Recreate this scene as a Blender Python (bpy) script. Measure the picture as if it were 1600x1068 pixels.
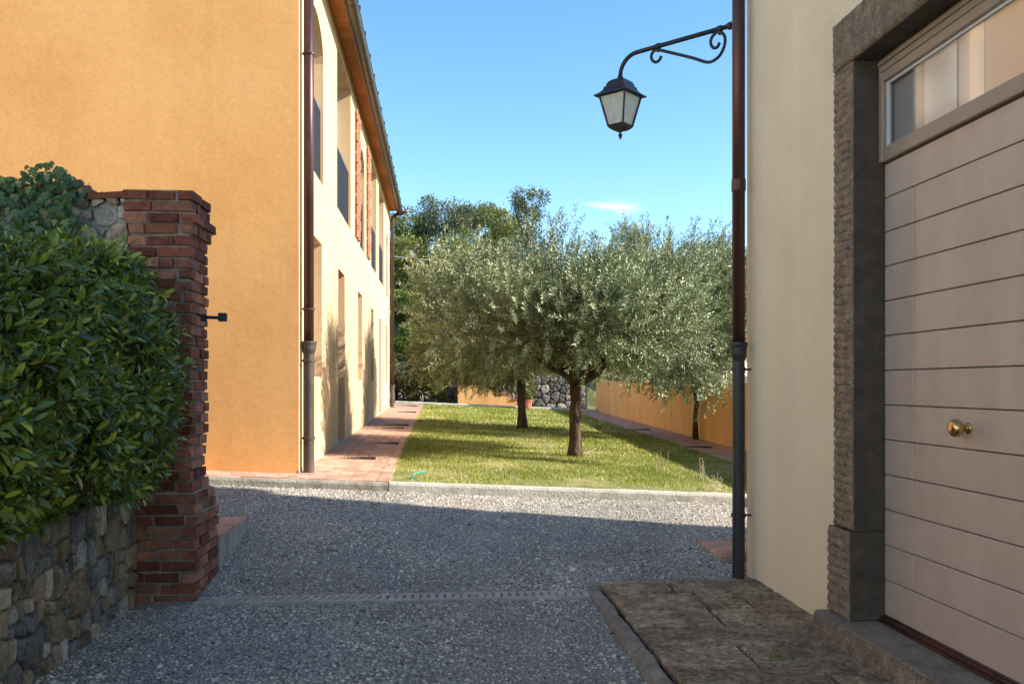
import bpy, bmesh, math, random
import numpy as np
from mathutils import Vector, Matrix, noise as mnoise

for o in list(bpy.data.objects):
    bpy.data.objects.remove(o, do_unlink=True)
scene = bpy.context.scene
COL = scene.collection
R = random.Random(7)
NP = np.random.default_rng(11)

# ------------------------------------------------------------------ camera
cam = bpy.data.cameras.new('camera')
cam.lens = 31.5; cam.sensor_width = 36.0; cam.sensor_fit = 'HORIZONTAL'
cam.shift_y = 0.0425
cam.clip_start = 0.05; cam.clip_end = 8000
camo = bpy.data.objects.new('camera', cam); COL.objects.link(camo)
camo.location = (0, 0, 1.5)
camo.rotation_euler = (math.radians(90), 0, math.radians(-4.574))
scene.camera = camo

# ------------------------------------------------------------------ sky and sun
SUN_L = Vector((-1.0, 0.225, -0.57)).normalized()          # the way the light travels
elev = math.asin(-SUN_L.z)
azim = math.atan2(-SUN_L.x, -SUN_L.y)
world = bpy.data.worlds.new('World'); scene.world = world; world.use_nodes = True
wn = world.node_tree.nodes; wl = world.node_tree.links
for n in list(wn): wn.remove(n)
sky = wn.new('ShaderNodeTexSky'); sky.sky_type = 'NISHITA'; sky.sun_disc = False
sky.sun_elevation = elev; sky.sun_rotation = azim
sky.altitude = 300; sky.air_density = 0.85; sky.dust_density = 0.1; sky.ozone_density = 1.5
bg = wn.new('ShaderNodeBackground'); bg.inputs['Strength'].default_value = 0.104
wo = wn.new('ShaderNodeOutputWorld')
# wisps of fair-weather cloud, all round the sky
tc = wn.new('ShaderNodeTexCoord')
mp = wn.new('ShaderNodeMapping'); mp.inputs['Scale'].default_value = (5.0, 5.0, 19.0)
mp.inputs['Location'].default_value = (0.55, 0.1, 0.0)
nz = wn.new('ShaderNodeTexNoise'); nz.inputs['Scale'].default_value = 1.0; nz.inputs['Detail'].default_value = 7
nz.inputs['Roughness'].default_value = 0.55
cr = wn.new('ShaderNodeValToRGB'); cr.color_ramp.elements[0].position = 0.67; cr.color_ramp.elements[1].position = 0.86
sx = wn.new('ShaderNodeSeparateXYZ')
band = wn.new('ShaderNodeMapRange'); band.inputs[1].default_value = 0.36; band.inputs[2].default_value = 0.12
mul = wn.new('ShaderNodeMath'); mul.operation = 'MULTIPLY'
mixc = wn.new('ShaderNodeMixRGB'); mixc.inputs['Color2'].default_value = (3.6, 3.75, 3.9, 1)
wl.new(tc.outputs['Generated'], mp.inputs['Vector']); wl.new(mp.outputs['Vector'], nz.inputs['Vector'])
wl.new(nz.outputs['Fac'], cr.inputs['Fac']); wl.new(tc.outputs['Generated'], sx.inputs[0])
wl.new(sx.outputs['Z'], band.inputs[0]); wl.new(cr.outputs['Color'], mul.inputs[0]); wl.new(band.outputs[0], mul.inputs[1])
hs = wn.new('ShaderNodeHueSaturation'); hs.inputs['Saturation'].default_value = 1.18; hs.inputs['Value'].default_value = 0.97; hs.inputs['Hue'].default_value = 0.494
wl.new(sky.outputs[0], hs.inputs['Color'])
# one small fair-weather cloud low over the garden
sub = wn.new('ShaderNodeVectorMath'); sub.operation = 'SUBTRACT'; sub.inputs[1].default_value = (.192, .962, .193)
mp2 = wn.new('ShaderNodeMapping'); mp2.inputs['Scale'].default_value = (24, 24, 92)
ln = wn.new('ShaderNodeVectorMath'); ln.operation = 'LENGTH'
nz2 = wn.new('ShaderNodeTexNoise'); nz2.inputs['Scale'].default_value = 1.3; nz2.inputs['Detail'].default_value = 6
ad = wn.new('ShaderNodeMath'); ad.operation = 'MULTIPLY_ADD'; ad.inputs[1].default_value = 2.4
mr2 = wn.new('ShaderNodeMapRange'); mr2.inputs[1].default_value = 2.05; mr2.inputs[2].default_value = 1.25
mx2 = wn.new('ShaderNodeMath'); mx2.operation = 'MAXIMUM'; sc2 = wn.new('ShaderNodeMath'); sc2.operation = 'MULTIPLY'; sc2.inputs[1].default_value = .75
wl.new(tc.outputs['Generated'], sub.inputs[0]); wl.new(sub.outputs[0], mp2.inputs['Vector']); wl.new(mp2.outputs[0], ln.inputs[0]); wl.new(mp2.outputs[0], nz2.inputs['Vector'])
wl.new(nz2.outputs['Fac'], ad.inputs[0]); wl.new(ln.outputs['Value'], ad.inputs[2]); wl.new(ad.outputs[0], mr2.inputs[0]); wl.new(mr2.outputs[0], sc2.inputs[0])
wl.new(mul.outputs[0], mx2.inputs[0]); wl.new(sc2.outputs[0], mx2.inputs[1])
wl.new(mx2.outputs[0], mixc.inputs['Fac']); wl.new(hs.outputs[0], mixc.inputs['Color1'])
wl.new(mixc.outputs[0], bg.inputs['Color']); wl.new(bg.outputs[0], wo.inputs['Surface'])

sun = bpy.data.lights.new('sun', 'SUN'); sun.energy = 3.1; sun.angle = math.radians(0.53); sun.color = (1.0, 0.93, 0.82)
suno = bpy.data.objects.new('sun', sun); COL.objects.link(suno)
suno.rotation_euler = SUN_L.to_track_quat('-Z', 'Y').to_euler(); suno.location = (20, -5, 12)

scene.view_settings.view_transform = 'Standard'; scene.view_settings.look = 'None'
scene.view_settings.gamma = 1.0; scene.view_settings.use_curve_mapping = False
scene.view_settings.exposure = 1.75

# ------------------------------------------------------------------ helpers
class MB:
    """collects shapes; build() links them as one mesh object"""
    def __init__(s): s.v = []; s.f = []
    def add(s, V, F):
        b = len(s.v); s.v += [tuple(p) for p in V]; s.f += [tuple(b+i for i in q) for q in F]; return s
    def box(s, x0, x1, y0, y1, z0, z1):
        V = [(x0,y0,z0),(x1,y0,z0),(x1,y1,z0),(x0,y1,z0),(x0,y0,z1),(x1,y0,z1),(x1,y1,z1),(x0,y1,z1)]
        return s.add(V, [(0,3,2,1),(4,5,6,7),(0,1,5,4),(1,2,6,5),(2,3,7,6),(3,0,4,7)])
    def quad(s, a, b, c, d): return s.add([a,b,c,d], [(0,1,2,3)])
    def poly(s, P): return s.add(P, [tuple(range(len(P)))])
    def tube(s, P, rad, n=8, cap=True):
        P = [Vector(p) for p in P]; m = len(P)
        if not hasattr(rad, '__len__'): rad = [rad]*m
        V = []; prev = None
        for i, p in enumerate(P):
            t = (P[min(i+1,m-1)]-P[max(i-1,0)]).normalized()
            if prev is None:
                a = Vector((0,0,1)) if abs(t.z) < .9 else Vector((1,0,0))
                u = t.cross(a).normalized()
            else:
                u = (prev - t*prev.dot(t)).normalized()
            prev = u; w = t.cross(u)
            for k in range(n):
                an = 2*math.pi*k/n
                V.append(p + (u*math.cos(an)+w*math.sin(an))*rad[i])
        F = []
        for i in range(m-1):
            for k in range(n):
                F.append((i*n+k, i*n+(k+1)%n, (i+1)*n+(k+1)%n, (i+1)*n+k))
        if cap: F.append(tuple(range(n-1,-1,-1))); F.append(tuple((m-1)*n+k for k in range(n)))
        return s.add(V, F)
    def lathe(s, prof, c=(0,0,0), n=20, axis='z'):
        V = []
        for (r, h) in prof:
            for k in range(n):
                a = 2*math.pi*k/n
                if axis == 'z': V.append((c[0]+r*math.cos(a), c[1]+r*math.sin(a), c[2]+h))
                else: V.append((c[0]+h, c[1]+r*math.cos(a), c[2]+r*math.sin(a)))
        F = []; m = len(prof)
        for i in range(m-1):
            for k in range(n):
                F.append((i*n+k, i*n+(k+1)%n, (i+1)*n+(k+1)%n, (i+1)*n+k))
        F.append(tuple(range(n-1,-1,-1))); F.append(tuple((m-1)*n+k for k in range(n)))
        return s.add(V, F)
    def frustum4(s, c, r0, z0, r1, z1, rot=0.0):
        V = []
        for (r, z) in ((r0,z0),(r1,z1)):
            for k in range(4):
                a = rot+k*math.pi/2
                V.append((c[0]+r*math.cos(a), c[1]+r*math.sin(a), z))
        return s.add(V, [(3,2,1,0),(4,5,6,7),(0,1,5,4),(1,2,6,5),(2,3,7,6),(3,0,4,7)])
    def mesh(s, name, bevel=0, smooth=False):
        me = bpy.data.meshes.new(name); me.from_pydata(s.v, [], s.f)
        bm = bmesh.new(); bm.from_mesh(me)
        bmesh.ops.recalc_face_normals(bm, faces=bm.faces)
        if bevel: bmesh.ops.bevel(bm, geom=[e for e in bm.edges if len(e.link_faces)==2 and e.calc_face_angle(0) > .5], offset=bevel, segments=1, affect='EDGES', clamp_overlap=True)
        bm.to_mesh(me); bm.free()
        if smooth: me.shade_smooth()
        return me
    def build(s, name, m, parent=None, bevel=0, smooth=False):
        return link(name, s.mesh(name, bevel, smooth), m, parent)

def link(name, me, m=None, parent=None):
    if m is not None and not me.materials: me.materials.append(m)
    o = bpy.data.objects.new(name, me); COL.objects.link(o)
    if parent is not None:
        o.parent = parent
        o.matrix_parent_inverse = Matrix.Identity(4)
        if parent.type == 'EMPTY' or True:
            o.location = -world_loc(parent)
    return o
def world_loc(o):
    v = Vector(o.location)
    while o.parent: o = o.parent; v += o.location
    return v
def empty(name, loc, label=None, cat=None, group=None):
    o = bpy.data.objects.new(name, None); COL.objects.link(o); o.location = loc; o.empty_display_size = .2
    if label: tag(o, label, cat, group)
    return o
def tag(o, label=None, cat=None, group=None, kind=None):
    if label: o['label'] = label
    if cat: o['category'] = cat
    if group: o['group'] = group
    if kind: o['kind'] = kind
    return o
def put(name, me, parent, loc, rot=(0,0,0), scale=(1,1,1), m=None):
    """a shared mesh placed at a world position as a part"""
    o = bpy.data.objects.new(name, me); COL.objects.link(o)
    o.parent = parent; o.location = Vector(loc)-(world_loc(parent) if parent else Vector())
    o.rotation_euler = rot; o.scale = scale
    if m is not None:
        o.material_slots[0].link = 'OBJECT'; o.material_slots[0].material = m
    return o

def np_mesh(name, V, F, attrs=None, smooth=False):
    """V (n,3), F (m,k) with k = 3 or 4"""
    me = bpy.data.meshes.new(name); n = len(V); m, k = F.shape
    me.vertices.add(n); me.vertices.foreach_set('co', np.ascontiguousarray(V, dtype=np.float32).ravel())
    me.loops.add(m*k); me.loops.foreach_set('vertex_index', np.ascontiguousarray(F, dtype=np.int32).ravel())
    me.polygons.add(m); me.polygons.foreach_set('loop_start', np.arange(0, m*k, k, dtype=np.int32))
    me.polygons.foreach_set('loop_total', np.full(m, k, dtype=np.int32))
    if attrs:
        for an, arr in attrs.items():
            a = me.attributes.new(an, 'FLOAT', 'POINT'); a.data.foreach_set('value', np.ascontiguousarray(arr, dtype=np.float32))
    me.update(calc_edges=True)
    if smooth: me.shade_smooth()
    return me
def nrm(a): return a/np.maximum(np.linalg.norm(a, axis=-1, keepdims=True), 1e-9)
def frames(d, up):
    y = nrm(d); x = nrm(np.cross(y, up)); z = np.cross(x, y)
    return np.stack([x, y, z], axis=2)           # columns
def scatter_leaves(T, TF, pos, Rm, sc, tint):
    """copies of a leaf template as one vertex array"""
    n = len(pos); k = len(T)
    V = np.einsum('nij,kj->nki', Rm, T)*sc[:,None,None] + pos[:,None,:]
    F = (TF[None,:,:]+(np.arange(n)*k)[:,None,None]).reshape(-1, TF.shape[1])
    return V.reshape(-1,3), F, np.repeat(tint, k)

# ------------------------------------------------------------------ ground heights
def lerp(x, pts):
    if x <= pts[0][0]: return pts[0][1]
    for (a, b), (c, d) in zip(pts, pts[1:]):
        if x <= c: return b+(d-b)*(x-a)/(c-a)
    return pts[-1][1]
def GZ(X, Y):                                     # garden, paths
    return .5+.018*(Y-9.27)-.044*(X+.55)
def GR(X, Y):                                     # gravel yard
    z = lerp(Y, [(0,0),(5.4,.0),(6.2,.03),(6.86,.11),(7.83,.25),(8.6,.345),(9.4,.425)])
    s = min(1, max(0, (Y-6.8)/2.4))
    return z-.046*(X+.55)*s

# ------------------------------------------------------------------ materials
def newmat(name):
    m = bpy.data.materials.new(name); m.use_nodes = True
    nt = m.node_tree
    return m, nt, nt.nodes, nt.links, nt.nodes['Principled BSDF']
def ramp_node(N, stops):
    r = N.new('ShaderNodeValToRGB'); e = r.color_ramp.elements
    while len(e) < len(stops): e.new(.5)
    for el, (p, c) in zip(e, stops):
        el.position = p; el.color = (c[0], c[1], c[2], 1)
    return r
def pmat(name, stops, scale=3.0, detail=6, rough=.8, bumps=(), rnd=0.0, spec=.3, metal=0, stretch=None, obj=False, fine=None, coat=0, streak=0):
    """noise-coloured surface; bumps = [(scale, strength, stretch)] ; rnd = per-object brightness spread"""
    m, nt, N, L, P = newmat(name)
    if obj:
        t = N.new('ShaderNodeTexCoord'); pos = t.outputs['Object']
    else:
        g = N.new('ShaderNodeNewGeometry'); pos = g.outputs['Position']
    def coord(st):
        if not st: return pos
        mp = N.new('ShaderNodeMapping'); mp.inputs['Scale'].default_value = st; L.new(pos, mp.inputs['Vector']); return mp.outputs[0]
    nz = N.new('ShaderNodeTexNoise'); nz.inputs['Scale'].default_value = scale; nz.inputs['Detail'].default_value = detail
    nz.inputs['Roughness'].default_value = .62
    L.new(coord(stretch), nz.inputs['Vector'])
    r = ramp_node(N, stops); L.new(nz.outputs['Fac'], r.inputs['Fac'])
    col = r.outputs['Color']
    if fine:                                       # (scale, amount) small speckle
        n2 = N.new('ShaderNodeTexNoise'); n2.inputs['Scale'].default_value = fine[0]; n2.inputs['Detail'].default_value = 4; L.new(pos, n2.inputs['Vector'])
        mr = N.new('ShaderNodeMapRange'); mr.inputs[1].default_value = .3; mr.inputs[2].default_value = .7
        mr.inputs[3].default_value = 1-fine[1]; mr.inputs[4].default_value = 1+fine[1]; L.new(n2.outputs['Fac'], mr.inputs[0])
        mx = N.new('ShaderNodeVectorMath'); mx.operation = 'SCALE'; L.new(col, mx.inputs[0]); L.new(mr.outputs[0], mx.inputs['Scale']); col = mx.outputs[0]
    if streak:                                     # faint vertical rain marks and repairs
        for st_, sc_, am in (((2.6,2.6,.18),1.6,streak),((1,1,.7),.55,streak*.8)):
            n3 = N.new('ShaderNodeTexNoise'); n3.inputs['Scale'].default_value = sc_; n3.inputs['Detail'].default_value = 8; n3.inputs['Distortion'].default_value = .6; L.new(coord(st_), n3.inputs['Vector'])
            mr = N.new('ShaderNodeMapRange'); mr.inputs[1].default_value = .35; mr.inputs[2].default_value = .65
            mr.inputs[3].default_value = 1-am; mr.inputs[4].default_value = 1+am*.6; L.new(n3.outputs['Fac'], mr.inputs[0])
            mx = N.new('ShaderNodeVectorMath'); mx.operation = 'SCALE'; L.new(col, mx.inputs[0]); L.new(mr.outputs[0], mx.inputs['Scale']); col = mx.outputs[0]
    if rnd:
        oi = N.new('ShaderNodeObjectInfo')
        mr = N.new('ShaderNodeMapRange'); mr.inputs[3].default_value = 1-rnd; mr.inputs[4].default_value = 1+rnd; L.new(oi.outputs['Random'], mr.inputs[0])
        mx = N.new('ShaderNodeVectorMath'); mx.operation = 'SCALE'; L.new(col, mx.inputs[0]); L.new(mr.outputs[0], mx.inputs['Scale']); col = mx.outputs[0]
    L.new(col, P.inputs['Base Color'])
    P.inputs['Roughness'].default_value = rough; P.inputs['Specular IOR Level'].default_value = spec; P.inputs['Metallic'].default_value = metal
    P.inputs['Coat Weight'].default_value = coat
    last = None
    for b in bumps:
        sc, st = b[0], b[1]
        n2 = N.new('ShaderNodeTexNoise'); n2.inputs['Scale'].default_value = sc; n2.inputs['Detail'].default_value = 6
        L.new(coord(b[2] if len(b) > 2 else None), n2.inputs['Vector'])
        bp = N.new('ShaderNodeBump'); bp.inputs['Strength'].default_value = st; bp.inputs['Distance'].default_value = b[3] if len(b) > 3 else .02
        L.new(n2.outputs['Fac'], bp.inputs['Height'])
        if last: L.new(last, bp.inputs['Normal'])
        last = bp.outputs['Normal']
    if last: L.new(last, P.inputs['Normal'])
    return m
def leafmat(name, stops, rough=.45, trans=.3, tcol=(.2,.3,.03), spec=.5, objrnd=False):
    m, nt, N, L, P = newmat(name)
    r = ramp_node(N, stops)
    if objrnd:
        oi = N.new('ShaderNodeObjectInfo'); L.new(oi.outputs['Random'], r.inputs['Fac'])
    else:
        at = N.new('ShaderNodeAttribute'); at.attribute_name = 'tint'; L.new(at.outputs['Fac'], r.inputs['Fac'])
    L.new(r.outputs['Color'], P.inputs['Base Color'])
    P.inputs['Roughness'].default_value = rough; P.inputs['Specular IOR Level'].default_value = spec
    tr = N.new('ShaderNodeBsdfTranslucent'); tr.inputs['Color'].default_value = (*tcol, 1)
    mx = N.new('ShaderNodeMixShader'); mx.inputs[0].default_value = trans
    L.new(P.outputs[0], mx.inputs[1]); L.new(tr.outputs[0], mx.inputs[2]); L.new(mx.outputs[0], N['Material Output'].inputs['Surface'])
    return m

PL = pmat('ochre_plaster', [(.3,(0.693,0.347,0.119)),(.5,(0.758,0.395,0.142)),(.72,(0.779,0.422,0.162))], .9, 7, .92, [(60,.10,None,.01),(7,.10,None,.03)], spec=.1, fine=(25,.05), streak=.03)
PLF = pmat('sunlit_ochre_plaster', [(.3,(0.67,0.444,0.239)),(.5,(0.72,0.484,0.274)),(.72,(0.74,0.51,0.297))], .9, 7, .92, [(60,.10,None,.01),(7,.10,None,.03)], spec=.1, fine=(25,.05), streak=.075)  # end wall's ochre again, with the sun's paleness put into the colour
CREAM = pmat('cream_plaster', [(.3,(.76,.68,.54)),(.5,(.80,.72,.58)),(.72,(.83,.76,.63))], 1.0, 7, .92, [(60,.1,None,.01)], spec=.1, fine=(30,.04), streak=.05)
PLG = pmat('garden_wall_plaster', [(.3,(0.746,0.41,0.152)),(.5,(0.821,0.465,0.179)),(.75,(0.858,0.52,0.232))], 1.2, 7, .92, [(50,.10,None,.01)], spec=.1, fine=(20,.05), stretch=(1,1,.4), streak=.075)
PB = pmat('beige_plaster', [(.3,(0.724,0.605,0.41)),(.5,(0.786,0.668,0.467)),(.72,(0.817,0.709,0.504))], 1.1, 7, .92, [(70,.10,None,.01),(9,.10,None,.02)], spec=.1, fine=(40,.04), streak=.035)
BRICKS = [pmat('brick_%d'%i, [(.25,tuple(c*.55 for c in col)),(.5,col),(.8,tuple(min(1,c*1.5) for c in col))], 14, 8, .92, [(50,.5,None,.012),(14,.35,None,.02)], rnd=.3, spec=.15, fine=(90,.25))
          for i, col in enumerate([(.22,.078,.048),(.28,.105,.064),(.17,.06,.042),(.32,.145,.095)])]
MORTAR = pmat('lime_mortar', [(.3,(0.2,0.171,0.138)),(.7,(0.445,0.414,0.345))], 9, 8, .95, [(40,.7,None,.02)], spec=.1)
STONES = [pmat('rubble_%d'%i, [(.28,tuple(c*.45 for c in col)),(.5,col),(.75,tuple(min(1,c*1.7) for c in col))], 7, 9, .88, [(30,.6,None,.02),(8,.6,None,.04)], rnd=.25, spec=.2, fine=(60,.3))
          for i, col in enumerate([(.20,.19,.165),(.27,.215,.145),(.22,.195,.135),(.17,.172,.165),(.33,.30,.255),(.24,.18,.12)])]
PALESTONE = pmat('pale_rubble', [(.3,(.22,.17,.11)),(.5,(.48,.40,.29)),(.75,(.62,.55,.43))], 10, 9, .9, [(40,.7,None,.02)], spec=.15)
EARTH = pmat('dark_soil', [(.3,(.03,.024,.017)),(.7,(.07,.055,.038))], 12, 6, .95, [(30,.6)], spec=.1)
TERRA = pmat('terracotta_paving', [(.25,(.40,.22,.15)),(.5,(.52,.31,.22)),(.75,(.60,.40,.31))], 5, 8, .9, [(40,.25,None,.01)], rnd=.18, spec=.15, fine=(30,.14))
CONC = pmat('old_concrete', [(.3,(.20,.18,.14)),(.5,(.34,.31,.25)),(.75,(.46,.42,.35))], 6, 9, .92, [(40,.5,None,.015),(9,.3)], spec=.15, fine=(60,.15))
LIME = pmat('pale_stone_kerb', [(.3,(.36,.33,.26)),(.5,(.50,.46,.38)),(.75,(.60,.56,.48))], 5, 9, .92, [(40,.5,None,.015),(9,.3)], spec=.15, fine=(50,.12))
SLAB = pmat('chiselled_slab', [(.28,(0.27,0.186,0.117)),(.5,(0.593,0.433,0.282)),(.75,(0.882,0.786,0.508))], 4.5, 10, .8, [(34,1.0,(1,3.6,1),.07),(70,.7,None,.03)], rnd=.2, spec=.3, fine=(30,.45))
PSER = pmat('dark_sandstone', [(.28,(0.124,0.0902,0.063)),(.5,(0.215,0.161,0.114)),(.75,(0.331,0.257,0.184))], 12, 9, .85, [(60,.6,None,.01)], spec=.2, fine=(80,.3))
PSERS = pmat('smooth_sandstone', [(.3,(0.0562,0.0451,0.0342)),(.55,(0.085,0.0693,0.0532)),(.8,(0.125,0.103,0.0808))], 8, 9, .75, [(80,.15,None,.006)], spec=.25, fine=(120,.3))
SILL = pmat('worn_sill_stone', [(.3,(0.15,0.125,0.0938)),(.5,(0.237,0.2,0.15)),(.75,(0.325,0.275,0.213))], 6, 9, .8, [(70,.2,None,.008)], spec=.25, fine=(60,.2))
TAUPE = pmat('taupe_door_paint', [(.3,(0.436,0.341,0.273)),(.5,(0.475,0.37,0.298)),(.75,(0.509,0.403,0.328))], 3, 7, .42, [(120,.06,None,.004)], rnd=.03, spec=.45, stretch=(1,1,.5), fine=(9,.05), streak=.05)
TAUPEF = pmat('taupe_frame_paint', [(.3,(0.277,0.218,0.17)),(.7,(0.327,0.26,0.204))], 6, 6, .4, spec=.45)
IRON = pmat('wrought_iron', [(.3,(.012,.011,.012)),(.6,(.022,.02,.02)),(.85,(.05,.035,.028))], 18, 8, .5, [(80,.3,None,.004)], spec=.5)
CASTIRON = pmat('cast_iron_pipe', [(.3,(.014,.015,.017)),(.6,(.024,.026,.029)),(.85,(.05,.046,.043))], 9, 8, .42, [(60,.2,None,.004)], spec=.5)
COPPER = pmat('oxidised_copper', [(.3,(.060,.026,.022)),(.55,(.085,.038,.032)),(.8,(.125,.062,.050))], 5, 8, .36, [(90,.08,None,.004)], metal=.45, spec=.5, stretch=(1,1,.25))
OLDPIPE = pmat('weathered_pipe', [(.3,(.055,.045,.037)),(.55,(.10,.082,.068)),(.8,(.19,.14,.11))], 7, 9, .5, [(60,.2,None,.005)], metal=.3, spec=.4, stretch=(1,1,.4))
GUTTER = pmat('weathered_gutter', [(.3,(.045,.04,.032)),(.6,(.085,.075,.06)),(.8,(.16,.135,.105))], 7, 8, .45, metal=.35, spec=.4)
SOFFIT = pmat('soffit_board', [(.3,(0.333,0.119,0.0327)),(.55,(0.413,0.157,0.0449)),(.8,(0.453,0.184,0.0581))], 3, 6, .7, rnd=.10, spec=.2, stretch=(.4,6,1))
ROOF = pmat('roof_tile', [(.3,(.20,.09,.055)),(.7,(.38,.19,.12))], 4, 8, .9, [(12,.5,None,.05)], spec=.15)
TILELAT = pmat('lattice_terracotta', [(.3,(.36,.115,.06)),(.7,(.52,.20,.12))], 9, 6, .85, spec=.2)
GREYP = pmat('grey_paint', [(.3,(.055,.06,.065)),(.7,(.075,.08,.088))], 5, 5, .55, spec=.4)
WHITEP = pmat('pale_frame_paint', [(.3,(.50,.52,.53)),(.7,(.60,.62,.63))], 5, 5, .5, spec=.4)
GROOVE = pmat('door_groove', [(.3,(.10,.085,.072)),(.7,(.13,.11,.095))], 4, 3, .7)
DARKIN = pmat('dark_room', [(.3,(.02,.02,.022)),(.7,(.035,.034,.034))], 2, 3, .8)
REFLPALE = pmat('pale_reflection_band', [(.3,(0.84,0.735,0.63)),(.7,(0.9,0.809,0.714))], 4, 4, .9, [(30,.2,(1,1,.05),.02)], spec=.1)  # this and the next two: tones of the facade's reflection in the transom
REFLGREY = pmat('grey_reflection_band', [(.3,(.42,.40,.39)),(.7,(.50,.48,.47))], 4, 4, .9, spec=.1)
REFLPINK = pmat('pinkish_reflection_band', [(.3,(.66,.56,.50)),(.7,(.72,.62,.55))], 3, 4, .9, spec=.1)
BRASS = pmat('polished_brass', [(.3,(.55,.34,.11)),(.6,(.70,.46,.17))], 20, 6, .24, [(90,.12,None,.003)], metal=1, spec=.5)
FROST = pmat('frosted_glass', [(.3,(.42,.44,.40)),(.7,(.58,.60,.55))], 25, 8, .35, [(160,.6,None,.004)], spec=.5)
BARK = pmat('olive_bark', [(.28,(.032,.021,.013)),(.5,(.085,.056,.035)),(.75,(.19,.135,.09))], 11, 10, .95, [(22,1.0,(1,1,.3),.04),(60,.5,None,.015)], spec=.1, stretch=(1,1,.3))
TWIG = pmat('pale_twig', [(.3,(.17,.14,.09)),(.7,(.30,.26,.18))], 20, 4, .9, spec=.1)
HTWIG = pmat('hedge_twig', [(.3,(.055,.030,.018)),(.7,(.13,.075,.045))], 20, 4, .9, spec=.1)
HOSE = pmat('teal_hose', [(.3,(.02,.30,.22)),(.7,(.03,.38,.28))], 20, 3, .4, spec=.5)
STRAW = pmat('dry_straw', [(.3,(.42,.34,.20)),(.7,(.60,.52,.36))], 30, 3, .9, spec=.1)
DRYLEAF = pmat('dry_leaf', [(.3,(.30,.10,.02)),(.7,(.48,.24,.05))], 30, 3, .7, rnd=.35)
def glassmat(name, tint, refl, rough=.0):
    m, nt, N, L, P = newmat(name)
    N.remove(P)
    tr = N.new('ShaderNodeBsdfTransparent'); tr.inputs[0].default_value = (*tint, 1)
    gl = N.new('ShaderNodeBsdfGlossy'); gl.inputs['Roughness'].default_value = rough; gl.inputs['Color'].default_value = (.95,.95,.95,1)
    lwt = N.new('ShaderNodeLayerWeight'); fr = N.new('ShaderNodeMath'); fr.operation = 'POWER'; fr.inputs[1].default_value = 4.5; L.new(lwt.outputs['Facing'], fr.inputs[0])
    ma = N.new('ShaderNodeMath'); ma.operation = 'ADD'; ma.use_clamp = True; ma.inputs[1].default_value = refl; L.new(fr.outputs[0], ma.inputs[0])
    g = N.new('ShaderNodeNewGeometry')
    nz = N.new('ShaderNodeTexNoise'); nz.inputs['Scale'].default_value = 2.2; nz.inputs['Detail'].default_value = 1; L.new(g.outputs['Position'], nz.inputs['Vector'])
    bp = N.new('ShaderNodeBump'); bp.inputs['Strength'].default_value = .05; bp.inputs['Distance'].default_value = .02; L.new(nz.outputs['Fac'], bp.inputs['Height']); L.new(bp.outputs[0], gl.inputs['Normal'])
    mx = N.new('ShaderNodeMixShader'); L.new(ma.outputs[0], mx.inputs[0]); L.new(tr.outputs[0], mx.inputs[1]); L.new(gl.outputs[0], mx.inputs[2])
    L.new(mx.outputs[0], N['Material Output'].inputs['Surface'])
    return m
GLASS = glassmat('window_glass', (.75,.8,.8), .12)
GLASSD = glassmat('transom_glass', (.95,.95,.95), .30, .10)
OLIVE = leafmat('olive_leaf', [(0,(0.0757,0.11,0.0479)),(.35,(0.152,0.198,0.0831)),(.65,(0.318,0.365,0.184)),(1,(0.64,0.696,0.431))], .42, .12, (.20,.23,.07), .45)
OLIVEB = leafmat('olive_leaf_yellow', [(0,(0.0911,0.115,0.0421)),(.35,(0.19,0.22,0.0828)),(.65,(0.365,0.389,0.172)),(1,(0.637,0.659,0.376))], .45, .14, (.26,.24,.07), .4)
LAUREL = leafmat('laurel_leaf', [(0,(0.0464,0.0834,0.0141)),(.4,(0.115,0.185,0.024)),(.75,(0.247,0.324,0.0367)),(.93,(0.434,0.488,0.0506)),(1,(0.721,0.715,0.0845))], .30, .2, (.16,.24,.02), .55)
LAURELO = leafmat('laurel_leaf_single', [(0,(0.062,0.106,0.0192)),(.4,(0.13,0.194,0.0275)),(.75,(0.257,0.326,0.0413)),(.92,(0.439,0.47,0.055)),(1,(0.789,0.776,0.0958))], .27, .2, (.16,.24,.02), .55, True)
IVY = leafmat('ivy_leaf', [(0,(0.0364,0.0865,0.0319)),(.5,(0.0683,0.141,0.041)),(.8,(0.136,0.216,0.05)),(1,(0.455,0.5,0.114))], .42, .15, (.12,.2,.02), .45)
FARGREEN = leafmat('far_foliage', [(0,(0.0854,0.113,0.0273)),(.5,(0.194,0.222,0.0498)),(.8,(0.331,0.325,0.0723)),(1,(0.621,0.534,0.159))], .6, .2, (.14,.18,.03), .3)
FARGREY = leafmat('far_olive_foliage', [(0,(0.061,0.078,0.0394)),(.5,(0.133,0.156,0.0804)),(.8,(0.244,0.264,0.153)),(1,(0.446,0.449,0.286))], .55, .2, (.15,.18,.06), .35)
BRIGHT = leafmat('bright_shrub', [(0,(0.052,0.0845,0.0156)),(.5,(0.117,0.169,0.0234)),(.8,(0.208,0.26,0.039)),(1,(0.338,0.351,0.078))], .55, .25, (.22,.28,.03), .3)
DRYB = leafmat('dry_shrub', [(0,(.06,.055,.02)),(.5,(.12,.11,.035)),(.8,(.20,.17,.07)),(1,(.32,.26,.13))], .7, .2, (.22,.2,.05), .2)
GRASS = leafmat('grass_blade', [(0,(0.116,0.168,0.0243)),(.45,(0.278,0.306,0.0485)),(.75,(0.533,0.493,0.104)),(1,(0.9,0.831,0.372))], .6, .25, (.22,.28,.03), .25)
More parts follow.
